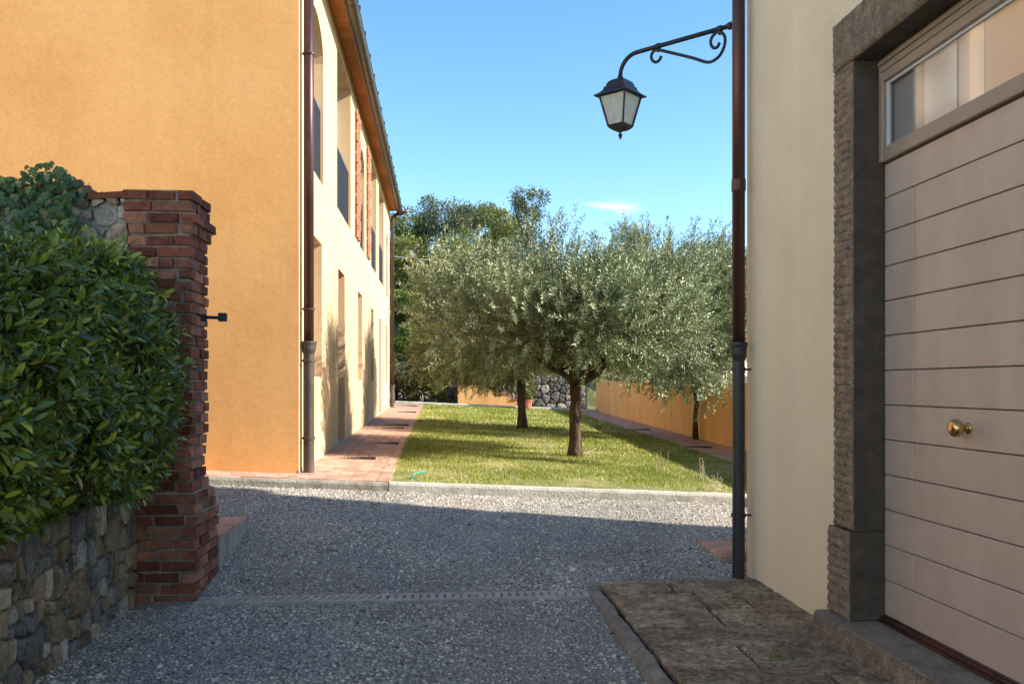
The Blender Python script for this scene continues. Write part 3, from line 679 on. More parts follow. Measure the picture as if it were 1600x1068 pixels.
# the door
door = MB().box(DX+.03, DX+.06, 1.7, 4.757, .23, 3.287).build('garage_door', GROOVE, garage)
MB().box(DX-.035, DX+.03, 4.715, 4.757, 2.72, 3.285).box(DX-.035, DX+.03, 1.706, 1.76, 2.72, 3.285).box(DX-.035, DX+.03, 1.76, 4.715, 3.155, 3.285).box(DX-.028, DX+.03, 1.76, 4.715, 2.722, 2.80).build('transom_frame', TAUPEF, door, .004)
MB().box(DX-.045, DX+.02, 1.76, 4.715, 3.205, 3.222).box(DX-.05, DX+.02, 1.72, 4.74, 3.245, 3.262).build('transom_moulding', TAUPEF, door, .003)
MB().quad((DX-.004,1.76,2.80),(DX-.004,4.715,2.80),(DX-.004,4.715,3.155),(DX-.004,1.76,3.155)).build('transom_pane', GLASSD, door)
MB().box(DX-.012, DX-.002, 4.690, 4.712, 2.80, 3.155).box(DX-.012,DX-.002,1.76,4.69,3.14,3.155).build('pane_bead', WHITEP, door)
for (ya, yb, dx, m_) in ((4.376,4.71,.024,REFLGREY),(4.091,4.376,.016,REFLPALE),(3.987,4.091,.026,REFLGREY),(3.873,3.987,.016,REFLPALE),(1.76,3.873,.020,REFLPINK)):  # bands of the sunlit facade's reflection, painted on panels behind the pane
    MB().quad((DX+dx,ya,2.8),(DX+dx,yb,2.8),(DX+dx,yb,3.16),(DX+dx,ya,3.16)).build('reflection_panel', m_, door)
zl = [2.716,2.53,2.342,2.154,1.964,1.773,1.583,1.394,1.204,1.012,.820,.626,.436,.240]
for i in range(len(zl)-1):
    zt, zb_ = zl[i]-.0024, zl[i+1]+.0024
    if i == 0:
        MB().box(DX, DX+.031, 1.71, 4.754, zb_, zt).build('board', TAUPE, door, .0035)
    else:
        MB().box(DX, DX+.031, 4.4525, 4.754, zb_, zt).build('board', TAUPE, door, .0035)
        MB().box(DX, DX+.031, 1.71, 4.4455, zb_, zt).build('board', TAUPE, door, .0035)
MB().box(DX-.045, DX+.02, 1.72, 4.75, .206, .218).box(DX-.03, DX+.02, 1.72, 4.75, .218, .236).box(DX-.012, DX+.03, 1.72, 4.75, .236, .243).build('threshold_track', COPPER, door, .002)
kn = [(.0,0),(.026,0),(.027,.003),(.024,.007),(.012,.010),(.010,.016),(.010,.028),(.017,.033),(.032,.040),(.041,.053),(.042,.064),(.038,.078),(.026,.087),(.012,.090),(.0,.0905)]
MB().lathe([(r_, -h) for r_, h in kn], (DX, 3.97, 1.303), 24, 'x').build('door_knob', BRASS, door, smooth=True)
downpipe(garage, 2.205, 6.49, 6.8, 1.80, .07, .047, .046, COPPER, CASTIRON, GX, (1.62, .54))
pj = MB().lathe([(.051,2.94),(.053,2.95),(.053,3.02),(.049,3.03)], (2.205,6.49,0), 14).build('pipe_sleeve', COPPER, garage)

nb = empty('unseen_bounce_house', (-9, -3, 0), 'unseen pale house added left of the yard to bounce sunlight', 'building')  # added out of view: its sunlit wall bounces warm fill into the yard
nbw = wall_mesh(-9.0, -1, .25, -14, 6.0, -.2, 7.2, [(y_, y_+1.1, z_, z_+1.7, 0) for y_ in (-12,-8,-4,0,3.6) for z_ in (1.0,4.3)])
nbw.quad((-9,6,-.2),(-17,6,-.2),(-17,6,7.2),(-9,6,7.2)); nbw.quad((-9,-14,-.2),(-17,-14,-.2),(-17,-14,7.2),(-9,-14,7.2)); nbw.build('house_wall', CREAM, nb)
MB().add([(-8.5,-14.4,7.1),(-8.5,6.4,7.1),(-13,6.4,8.8),(-13,-14.4,8.8)],[(0,1,2,3)]).add([(-17.5,-14.4,7.1),(-17.5,6.4,7.1),(-13,6.4,8.8),(-13,-14.4,8.8)],[(0,1,2,3)]).build('roof', ROOF, nb)
for y_ in (-12,-8,-4,0,3.6):
    for z_ in (1.0,4.3): MB().box(-9.2,-9.15,y_,y_+1.1,z_,z_+1.7).build('shutter', GREYP, nb)
# stone apron in front of the garage
apron = MB().box(1.14, 2.34, -1.0, 6.44, -.25, .045).build('stone_apron', EARTH); tag(apron, kind='structure')
rows = [6.44,6.02,5.60,5.19,4.80,4.41,4.02,3.6]
cuts = [[1.14,1.62,2.35],[1.14,1.72,2.02,2.35],[1.14,1.70,2.35],[1.14,2.35],[1.14,1.62,2.35],[1.14,1.9,2.35],[1.14,1.55,2.35]]
def slab(x0, x1, y0, y1, z0, z1, parent, m, amp=.006, seed=0, cell=.04, name='slab'):
    nx_ = max(2, int((x1-x0)/cell)); ny_ = max(2, int((y1-y0)/cell)); b = MB(); Vv = []
    for j in range(ny_+1):
        for i in range(nx_+1):
            x = x0+(x1-x0)*i/nx_; y_ = y0+(y1-y0)*j/ny_; rot = seed*1.7
            u_ = x*math.cos(rot)-y_*math.sin(rot); w_ = x*math.sin(rot)+y_*math.cos(rot)
            chis = mnoise.noise(Vector((u_*95, w_*28, seed)))*.0045 if cell < .03 else 0
            ex = mnoise.noise(Vector((x*5, y_*5, seed)))*.007
            edge = i in (0, nx_) or j in (0, ny_)
            z = z1+chis+amp*mnoise.noise(Vector((x*7, y_*7, seed)))-(.014 if edge else 0)
            Vv.append((x+(ex if i in (0, nx_) else 0), y_+(ex if j in (0, ny_) else 0), z))
    n = nx_+1
    Ff = [(j*n+i, j*n+i+1, (j+1)*n+i+1, (j+1)*n+i) for j in range(ny_) for i in range(nx_)]
    rim = [i for i in range(nx_+1)]+[j*n+nx_ for j in range(1, ny_+1)]+[ny_*n+i for i in range(nx_-1, -1, -1)]+[j*n for j in range(ny_-1, 0, -1)]
    base = len(Vv)
    for r_ in rim: Vv.append((Vv[r_][0], Vv[r_][1], z0))
    for a in range(len(rim)):
        c = (a+1) % len(rim); Ff.append((rim[a], rim[c], base+c, base+a))
    b.add(Vv, Ff); return b.build(name, m, parent, smooth=False)
for r_ in range(7):
    for c0, c1 in zip(cuts[r_], cuts[r_][1:]):
        slab(c0+.010, c1-.010, rows[r_+1]+.016, rows[r_]-.016, .03, .083+R.uniform(-.006,.006), apron, SLAB, .006, r_*5+c0, .013)
for r_, (ya, yb) in enumerate([(6.42,5.55),(5.53,4.86),(4.84,4.0),(3.98,3.2)]):
    # rounded edging stones
    Vv = []; n = 16; pr = [(1.040,-.05),(1.036,.020),(1.046,.050),(1.072,.066),(1.110,.070),(1.126,.062),(1.130,0)]
    b = MB()
    for i in range(n+1):
        y_ = yb+(ya-yb)*i/n; sh = .02 if i in (0,n) else 0
        for (x, z) in pr: Vv.append((x+mnoise.noise(Vector((x*6,y_*7,z*6)))*.014+(sh if x < 1.08 else 0), y_, z+mnoise.noise(Vector((y_*8,x*5,2)))*.008-sh*.4))
    k = len(pr); Ff = [(i*k+j, i*k+j+1, (i+1)*k+j+1, (i+1)*k+j) for i in range(n) for j in range(k-1)]
    Ff += [tuple(range(k)), tuple(n*k+j for j in range(k-1,-1,-1))]
    b.add(Vv, Ff).build('edging_stone', pmat('edging_%d'%r_, [(.3,(.17,.14,.105)),(.5,(.28,.235,.185)),(.75,(.38,.33,.265))], 8, 9, .9, [(40,.6,None,.015)], spec=.15, fine=(60,.2)), apron)
ds = empty('doorstep', (2.5, 7.2, .2), 'low terracotta doorstep behind the dark downpipe', 'doorstep')
MB().box(2.19, 2.96, 6.88, 7.54, -.05, .155).build('step_base', CONC, ds)
for i in range(5):
    put('tile', bk[i], ds, (2.19+.385, 6.88+.066+i*.132, .170), (0,0,0), (.77, .127, .035), TERRA)
# ================================================================== brick pillar
pb = []
for k in range(8):
    bm = bmesh.new(); bmesh.ops.create_cube(bm, size=1)
    bmesh.ops.bevel(bm, geom=bm.edges[:], offset=.035, segments=1, affect='EDGES')
    for v in bm.verts: v.co += Vector((R.uniform(-.016,.016), R.uniform(-.028,.028), R.uniform(-.06,.06)))
    if k > 4:                                   # chipped corner
        c = Vector((R.choice((-.5,.5)), R.choice((-.5,.5)), R.choice((-.5,.5))))
        for v in bm.verts:
            if (v.co-c).length < .25: v.co *= R.uniform(.84,.92)
    me = bpy.data.meshes.new('brick'); bm.to_mesh(me); bm.free(); me.materials.append(BRICKS[0]); pb.append(me)
pillar = empty('brick_pillar', (-1.9, 6.5, .05), 'weathered red brick gate pillar beside the hedge', 'pillar')
CH = .0765; NC = 37
core = MB()
def course(k, x0, x1, y0, y1, jag=.006):
    z = .005+k*CH+CH/2; h = CH-.016
    core.box(x0+.027, x1-.027, y0+.027, y1-.027, z-CH/2, z+CH/2)
    w = .118
    def br(a0, a1, b0, b1):
        sx, sy = a1-a0-.014, b1-b0-.014
        put('brick', R.choice(pb), pillar, ((a0+a1)/2+R.uniform(-jag,jag), (b0+b1)/2+R.uniform(-jag,jag), z+R.uniform(-.003,.003)),
            (R.uniform(-.015,.015), R.uniform(-.015,.015), R.uniform(-.015,.015)), (sx, sy, h), (BRICKS[2] if k >= NC-3 and R.random() < .75 else R.choice(BRICKS if R.random() < .8 else BRICKS[3:])))
    def runx(a, b_, y0_, y1_, first):
        p = a; L_ = first
        while p < b_-.03:
            q = min(b_, p+L_)
            if b_-q < .06: q = b_
            br(p, q, y0_, y1_); p = q; L_ = R.uniform(.20,.25)
    def runy(a, b_, x0_, x1_, first):
        p = a; L_ = first
        while p < b_-.03:
            q = min(b_, p+L_)
            if b_-q < .06: q = b_
            br(x0_, x1_, p, q); p = q; L_ = R.uniform(.20,.25)
    if k % 2:
        runx(x0, x1, y0, y0+w, R.choice((.12,.2,.24))); runy(y0+w, y1, x1-w, x1, .23)
    else:
        runy(y0, y1, x1-w, x1, .24); runx(x0, x1-w, y0, y0+w, R.choice((.13,.22,.18)))
for k in range(NC):
    x0, x1, y0, y1 = -2.13, -1.69, 6.28, 6.735; jag = .007
    if k < 8: x1 = -1.648+k*.001; y0 = 6.225; y1 = 6.86-.004*k
    elif k < 10: x1 = -1.655; y0 = 6.24; y1 = 6.80-.03*(k-8); jag = .010
    elif 11 <= k <= 14: x1 = -1.70; y1 = 6.72-.02*(k % 2); jag = .012
    elif k == NC-4: x1 = -1.675; y1 = 6.765; y0 = 6.272
    elif k == NC-3: x1 = -1.655; y1 = 6.83; y0 = 6.255
    elif k == NC-2: x1 = -1.682; y0 = 6.272
    elif k == NC-1: x1 = -1.675; y0 = 6.265
    if k >= NC-3: x0 = -2.16
    course(k, x0, x1, y0, y1, jag)
for i in range(2):
    put('brick', pb[i], pillar, (-1.98, 6.46+i*.18, .005+NC*CH-CH/2), (0,0,0), (.28, .165, CH-.014), BRICKS[2])
core.build('mortar_core', MORTAR, pillar)
hp = MB().box(-1.72, -1.655, 6.50, 6.53, 1.955, 2.005)
hp.tube([(-1.66,6.515,1.985),(-1.55,6.515,1.98)], .013, 8); hp.box(-1.57, -1.515, 6.49, 6.54, 1.955, 2.015)
hp.build('hinge_pin', IRON, pillar, .004)

# ================================================================== rubble walls
def clip(poly, a, b, c):                          # keep a*x+b*y <= c
    out = []
    for (p, q) in zip(poly, poly[1:]+poly[:1]):
        dp = a*p[0]+b*p[1]-c; dq = a*q[0]+b*q[1]-c
        if dp <= 0: out.append(p)
        if dp*dq < 0:
            t = dp/(dp-dq); out.append((p[0]+t*(q[0]-p[0]), p[1]+t*(q[1]-p[1])))
    return out
def rubble(parent, u0, u1, v0, v1, to3, n, seed, mats, gap=.010, bulge=.035, pale=0.04, aniso=1.0):
    rr = random.Random(seed); pts = []
    tries = 0
    while len(pts) < n and tries < 6000:
        tries += 1
        p = (rr.uniform(u0, u1), rr.uniform(v0, v1)); s_ = rr.choice((rr.uniform(.03,.07), rr.uniform(.07,.17)))
        if all(math.hypot((p[0]-q[0]), (p[1]-q[1])*aniso) > (s_+q[2])*.78 for q in pts): pts.append((*p, s_))
    for i, p in enumerate(pts):
        poly = [(u0,v0),(u1,v0),(u1,v1),(u0,v1)]
        for j, q in enumerate(pts):
            if i == j: continue
            dx, dy = q[0]-p[0], q[1]-p[1]; L2 = dx*dx+dy*dy
            if L2 > .7: continue
            t = .5+(p[2]**2-q[2]**2)/(2*L2)
            mx, my = p[0]+dx*t, p[1]+dy*t; L_ = math.sqrt(L2)
            poly = clip(poly, dx/L_, dy/L_, (mx*dx+my*dy)/L_-gap/2)
            if len(poly) < 3: break
        if len(poly) < 3: continue
        cx = sum(a[0] for a in poly)/len(poly); cy = sum(a[1] for a in poly)/len(poly)
        ring = []
        for a, b_ in zip(poly, poly[1:]+poly[:1]):
            L_ = math.hypot(b_[0]-a[0], b_[1]-a[1]); k = max(1, int(L_/.035))
            for t in range(k):
                f = t/k; x = a[0]+(b_[0]-a[0])*f; y = a[1]+(b_[1]-a[1])*f
                s2 = 1-(.06 if t == 0 else 0)-abs(rr.gauss(0,.018))
                ring.append((cx+(x-cx)*s2, cy+(y-cy)*s2))
        m_ = len(ring); off = rr.uniform(-.012,.014); tx, ty = rr.uniform(-.10,.10), rr.uniform(-.10,.10)
        Vv = []
        for (sc_, dz) in ((1,-.04),(1,.0),(.965,bulge*.75),(.6,bulge*.95)):
            for (x, y) in ring:
                xx, yy_ = cx+(x-cx)*sc_, cy+(y-cy)*sc_
                nzv = mnoise.noise(Vector((xx*16, yy_*16, seed+i)))*bulge*.55 if dz > 0 else 0
                Vv.append(to3(xx, yy_, dz+nzv+(off+tx*(xx-cx)+ty*(yy_-cy) if dz > 0 else 0)))
        Vv.append(to3(cx, cy, bulge+off))
        Ff = []
        for l_ in range(3):
            for a in range(m_): Ff.append((l_*m_+a, l_*m_+(a+1)%m_, (l_+1)*m_+(a+1)%m_, (l_+1)*m_+a))
        for a in range(m_): Ff.append((3*m_+a, 3*m_+(a+1)%m_, 4*m_))
        mt = PALESTONE if rr.random() < pale else rr.choice(mats)
        MB().add(Vv, Ff).build('stone', mt, parent)
lw = empty('rubble_wall', (-2.05, 5.2, 0), 'low rough stone wall holding up the hedge', 'wall')
RMORT = pmat('earthy_mortar', [(.3,(.12,.10,.08)),(.7,(.30,.265,.215))], 9, 8, .95, [(40,.7,None,.02)], spec=.1)
MB().box(-2.55, -2.062, 2.6, 6.24, -.2, .775).build('mortar_bed', RMORT, lw)
MB().box(-4.5, -2.551, 2.6, 6.24, -.2, .73).box(-2.55,-2.12,2.6,6.24,.776,.80).build('earth_fill', EARTH, lw)
def blocky(parent, u0, u1, v0, v1, to3, seed, mats, big=.34, small=.09, bulge=.018, pale=.07):
    """irregular squared rubble: split rectangles, warped so that joints wander"""
    rr = random.Random(seed); todo = [(u0,u1,v0,v1)]; cells = []
    while todo:
        a, b_, c, d = todo.pop(); w, h = b_-a, d-c
        lim = rr.uniform(small*1.3, big)
        if max(w, h*1.15) < lim or max(w, h) < small*1.25: cells.append((a,b_,c,d)); continue
        f = rr.uniform(.32,.68)
        if w > h*rr.uniform(.7,1.5): todo += [(a,a+w*f,c,d),(a+w*f,b_,c,d)]
        else: todo += [(a,b_,c,c+h*f),(a,b_,c+h*f,d)]
    def warp(x, y):
        k = min(1, (u1-x)/.06, (v1-y)/.04)
        return (x+k*(.055*mnoise.noise(Vector((x*4.2,y*4.2,seed)))+.018*mnoise.noise(Vector((x*13,y*13,seed+4)))), y+k*(.055*mnoise.noise(Vector((x*4.2,y*4.2,seed+9)))+.018*mnoise.noise(Vector((x*13,y*13,seed+14)))))
    for i, (a, b_, c, d) in enumerate(cells):
        g = .0055; a += g; b_ -= g; c += g; d -= g
        cut = [rr.choice((0,0,.15,.3))*min(b_-a,d-c) for _ in range(4)]
        P_ = [(a+cut[0],c),(b_-cut[1],c),(b_,c+cut[1]),(b_,d-cut[2]),(b_-cut[2],d),(a+cut[3],d),(a,d-cut[3]),(a,c+cut[0])]
        ring = []
        for p_, q in zip(P_, P_[1:]+P_[:1]):
            L_ = math.hypot(q[0]-p_[0], q[1]-p_[1])
            if L_ < 1e-5: continue
            k = max(1, int(L_/.03))
            for t in range(k): ring.append((p_[0]+(q[0]-p_[0])*t/k, p_[1]+(q[1]-p_[1])*t/k))
        cx, cy = (a+b_)/2, (c+d)/2; m_ = len(ring); off = rr.uniform(-.001,.014); tx, ty = rr.uniform(-.08,.08), rr.uniform(-.08,.08); Vv = []
        ins = .006/max(.03, min(b_-a, d-c)/2)
        for (sc_, dz) in ((1,-.04),(1,.0),(1-ins,bulge*.7),(1-ins*3.2,bulge*.9),(.5,bulge)):
            for (x, y) in ring:
                xx, yy_ = warp(cx+(x-cx)*sc_, cy+(y-cy)*sc_)
                nzv = (mnoise.noise(Vector((xx*13, yy_*13, seed+i)))*.010+mnoise.noise(Vector((xx*40, yy_*40, seed+i)))*.005) if dz > 0 else 0
                Vv.append(to3(xx, yy_, dz+nzv+(off+tx*(xx-cx)+ty*(yy_-cy) if dz > 0 else 0)))
        Vv.append(to3(*warp(cx, cy), bulge+off))
        Ff = [(l_*m_+q, l_*m_+(q+1)%m_, (l_+1)*m_+(q+1)%m_, (l_+1)*m_+q) for l_ in range(4) for q in range(m_)]+[(4*m_+q, 4*m_+(q+1)%m_, 5*m_) for q in range(m_)]
        MB().add(Vv, Ff).build('stone', PALESTONE if rr.random() < pale else rr.choice(mats), parent)
blocky(lw, 3.55, 6.235, -.03, .79, lambda u, v, d: (-2.056+d, u, v), 5, STONES)
hw = empty('tall_rubble_wall', (-3.5, 6.45, 0), 'stone wall with brick coping behind the hedge, left of the pillar', 'wall')
def cop(X): return 2.82+.055*min(1, max(0, (-2.13-X)/.55))+.012*min(3, max(0, (-2.7-X)))
b = MB()
for i in range(10):
    xa = -2.135-i*.4; xb_ = xa-.4
    b.box(xb_, xa, 6.40, 6.75, .5, min(cop(xa), cop(xb_))-.05)
PLAST = pmat('crumbling_lime', [(.28,(.13,.115,.10)),(.5,(.33,.30,.27)),(.75,(.52,.48,.43))], 7, 10, .95, [(24,1,None,.04),(60,.6,None,.02)], spec=.1, fine=(40,.25))
b.build('lime_bed', PLAST, hw)
rubble(hw, -3.4, -2.15, 2.1, 2.79, lambda u, v, d: (u, 6.402-d, v), 90, 9, [STONES[4], STONES[1], PLAST, PLAST, PLAST], .014, .026, .2)
X = -2.14
for i in range(9):
    zc = cop(X-.14)-.025; sl = math.atan2(cop(X)-cop(X-.28), .28)
    put('coping_brick', pb[i % 5], hw, (X-.142, 6.56, zc), (0, sl, R.uniform(-.01,.01)), (.275, .40, .045), BRICKS[i % 2 and 3 or 1]); X -= .283

# step behind the pillar
sp = empty('brick_step', (-1.9, 7.3, .2), 'terracotta topped concrete step behind the brick pillar', 'step')
MB().box(-2.9, -1.645, 6.87, 7.82, -.05, .352).build('step_block', CONC, sp, .01)
for i in range(4):
    for j in range(6):
        put('tile', bk[(i+j) % 5], sp, (-1.645-.10-j*.2, 6.87+.118+i*.237, .368), (0,0,R.uniform(-.01,.01)), (.195, .230, .034))

# ================================================================== hedge of laurel
def leaf_template(L_, W, fold=.25, curl=.12):
    v = [(0,0,0),(-.36*W,.25*L_,fold*.36*W),(-.5*W,.55*L_,fold*.5*W-.02*L_),(-.33*W,.82*L_,fold*.33*W-curl*.5*L_),(0,L_,-curl*L_),(.33*W,.82*L_,fold*.33*W-curl*.5*L_),(.5*W,.55*L_,fold*.5*W-.02*L_),(.36*W,.25*L_,fold*.36*W),(0,.3*L_,0),(0,.6*L_,-.03*L_)]
    f = [(0,8,1),(1,8,2),(2,8,9),(2,9,3),(3,9,4),(0,7,8),(7,6,8),(6,9,8),(6,5,9),(5,4,9)]
    return np.array(v), np.array(f)
LT, LF = leaf_template(1, .35)
def hedge_front(u, z):                             # how far the front bulges out, X, at (Y, z)
    t = (z-.75)/(hedge_top(u, -2)-.75)
    base = -2.06+.34*math.sin(math.pi*min(1, max(0, (t+.10)/1.12)))**.8
    return base+.10*mnoise.noise(Vector((u*1.6, z*1.6, 0)))+.05*mnoise.noise(Vector((u*4.2, z*4.2, 3)))
def hedge_top(u, x): return 2.30-.12*(6.0-u)+.06*mnoise.noise(Vector((u*1.7, x*1.7, 9)))-.10*max(0, (u-5.7))
hedge = empty('laurel_hedge', (-2.5, 5.0, .75), 'dense glossy green laurel hedge above the low stone wall', 'hedge')
hr = random.Random(21)
sho = []
while len(sho) < 3300:
    u = hr.uniform(3.2, 6.22)
    if hr.random() < .70:
        z = hr.uniform(.80, hedge_top(u, -2)); dep = abs(hr.gauss(0, .13)); x = hedge_front(u, z)-dep
        if u > 5.9: x -= (u-5.9)*.22
        nrm_ = Vector((1, -.25, .25))
    else:
        x = hr.uniform(-3.4, -1.85); z = hedge_top(u, x)-abs(hr.gauss(0, .10)); nrm_ = Vector((.3, -.15, 1)); dep = 0
        if x > hedge_front(u, min(2.3, z)): continue
    if mnoise.noise(Vector((u*3.3, z*3.3, x*3.3))) < .0 and hr.random() < .85: continue
    sho.append((x, u, z, nrm_))
pos = []; dirs = []; ups = []; scs = []; tin = []; singles = []; tw = MB()
for (x, u, z, nv) in sho:
    d = (nv.normalized()+Vector((hr.gauss(0,.4), hr.gauss(0,.45), hr.gauss(.25,.4)))).normalized()
    ln = hr.uniform(.07, .17); nl = hr.randint(5, 8); p0 = Vector((x, u, z))
    young = z > 2.2 and hr.random() < .35 or hr.random() < .05
    if hr.random() < .6: tw.tube([p0-d*.10, p0+d*ln*.5, p0+d*ln], [.004,.0028,.0018], 3, False)
    a0 = hr.uniform(0, 6.28)
    s1 = d.orthogonal().normalized(); s2 = d.cross(s1)
    for i in range(nl):
        f = (i+.6)/nl; an = a0+i*2.4; side = s1*math.cos(an)+s2*math.sin(an)
        ld = (side*(1.0-.45*f)+d*(.25+.7*f)+Vector((0,0,-.25+.2*f))).normalized()
        up = (d*1.0-side*.25+Vector((hr.gauss(0,.3), hr.gauss(0,.3), .5+hr.gauss(0,.2)))).normalized()
        s = hr.choice((hr.uniform(.03,.065), hr.uniform(.055,.10), hr.uniform(.055,.095)))*(1-.25*(f > .85))
        t_ = min(.95, max(0, hr.gauss(.42, .27)))
        if young: t_ = hr.uniform(.85, 1.0) if f > .5 else hr.uniform(.7,.95)
        pos.append(p0+d*ln*f); dirs.append(ld); ups.append(up); scs.append(s); tin.append(t_)
pos = np.array(pos); dirs = np.array(dirs); ups = np.array(ups); scs = np.array(scs); tin = np.array(tin)
Rm = frames(dirs, ups)
# the leaves that show largest stand alone
look = nrm(np.array([0,0,1.5])-pos)
show = np.abs(np.einsum('ni,ni->n', Rm[:,:,2], look))*scs**2/np.maximum(4, np.linalg.norm(pos-np.array([0,0,1.5]), axis=1))**2
front = np.array([ (p[0] > hedge_front(p[1], min(2.35, max(.8, p[2])))-.02) or p[2] > hedge_top(p[1], p[0])-.02 for p in pos])
show = show*(front*1.0+.2)*((pos[:,1] > 3.95)&(pos[:,2] > .9))
idx = np.argsort(-show)[:300]; rest = np.ones(len(pos), bool); rest[idx] = False
V, F, T = scatter_leaves(LT, LF, pos[rest], Rm[rest], scs[rest], tin[rest])
fo = link('foliage', np_mesh('foliage', V, F, {'tint': T}), LAUREL, hedge); fo['kind'] = 'stuff'
lm = np_mesh('leaf', LT, LF, {'tint': np.zeros(len(LT))}); lm.materials.append(LAURELO)
for i in idx:
    M3 = Matrix([list(r_) for r_ in Rm[i]])
    put('leaf', lm, hedge, pos[i], M3.to_euler(), (scs[i],)*3)
tw.build('twigs', HTWIG, hedge)
br = MB()
for i in range(26):
    u = 3.3+i*.112; br.tube([(-2.5+hr.uniform(-.1,.1), u, .7), (-2.42, u+hr.uniform(-.1,.1), 1.2), (-2.3, u+hr.uniform(-.2,.2), 1.8), (-2.35, u+hr.uniform(-.3,.3), 2.25)], [.018,.014,.009,.004], 5)
br.build('stems', HTWIG, hedge)
# inner mass of darker leaves
q = 5200; u = NP.uniform(3.2, 6.2, q); z = NP.uniform(.78, 2.36, q); x = np.array([hedge_front(a, c) for a, c in zip(u, z)])-NP.uniform(.16, .9, q)
x -= np.maximum(0, u-5.9)*.3
pz = np.stack([x, u, z], 1); dd = nrm(NP.normal(size=(q,3))); uu = nrm(NP.normal(size=(q,3)))
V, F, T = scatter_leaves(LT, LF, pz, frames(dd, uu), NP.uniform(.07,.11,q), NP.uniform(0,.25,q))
fi = link('inner_foliage', np_mesh('inner_foliage', V, F, {'tint': T}), LAUREL, hedge); fi['kind'] = 'stuff'

# ivy on the tall wall
ivy = empty('ivy', (-3.0, 6.3, 2.2), 'dark ivy spilling over the stone wall coping', 'ivy')
iv = [(0,0,0),(-.30,.02,.04),(-.52,.28,-.03),(-.26,.36,.05),(-.42,.66,-.03),(-.14,.62,.04),(0,1,-.06),(.14,.62,.04),(.42,.66,-.03),(.26,.36,.05),(.52,.28,-.03),(.30,.02,.04),(0,.4,.0)]
IF = np.array([(12,i,i+1) for i in range(11)]+[(12,11,0)]); IT = np.array(iv)
ip = []; iu = []; idr = []
while len(ip) < 2600:
    x = R.uniform(-4.3, -2.36); 
    edge = -2.42-.06*mnoise.noise(Vector((0, 0, x*3)))
    top = cop(x)+.03+(.11*math.exp(-((x+2.62)/.14)**2))+.06*mnoise.noise(Vector((x*5,1,1)))
    z = R.uniform(2.05, top)
    if x > edge-.10*max(0, z-2.5) and R.random() < .85: continue
    if R.random() < .25: pos_ = (x, R.uniform(6.35, 6.75), top-R.uniform(0,.08)); n_ = (R.gauss(0,.4), -.3, 1)
    else: pos_ = (x, 6.36-abs(R.gauss(0,.05))-.03, z); n_ = (R.gauss(0,.45)+.15, -1, R.gauss(.35,.4))
    ip.append(pos_); iu.append(n_); idr.append((R.gauss(0,.6), -.15, -1+R.gauss(0,.5)))
ip = np.array(ip); V, F, T = scatter_leaves(IT, IF, ip, frames(np.array(idr), np.array(iu)), NP.uniform(.035,.07,len(ip)), np.clip(NP.normal(.42,.22,len(ip)),0,1))
fo = link('foliage', np_mesh('foliage', V, F, {'tint': T}), IVY, ivy); fo['kind'] = 'stuff'
b = MB()
for i in range(9):
    x = -2.45-i*.18; b.tube([(x, 6.33, 2.1), (x+R.uniform(-.1,.1), 6.30, 2.4), (x+R.uniform(-.15,.15), 6.31, 2.7), (x+R.uniform(-.06,.06), 6.36, 2.84), (x+R.uniform(-.08,.08), 6.40, 2.90)], [.006,.005,.004,.003,.002], 4)
b.build('stems', TWIG, ivy)

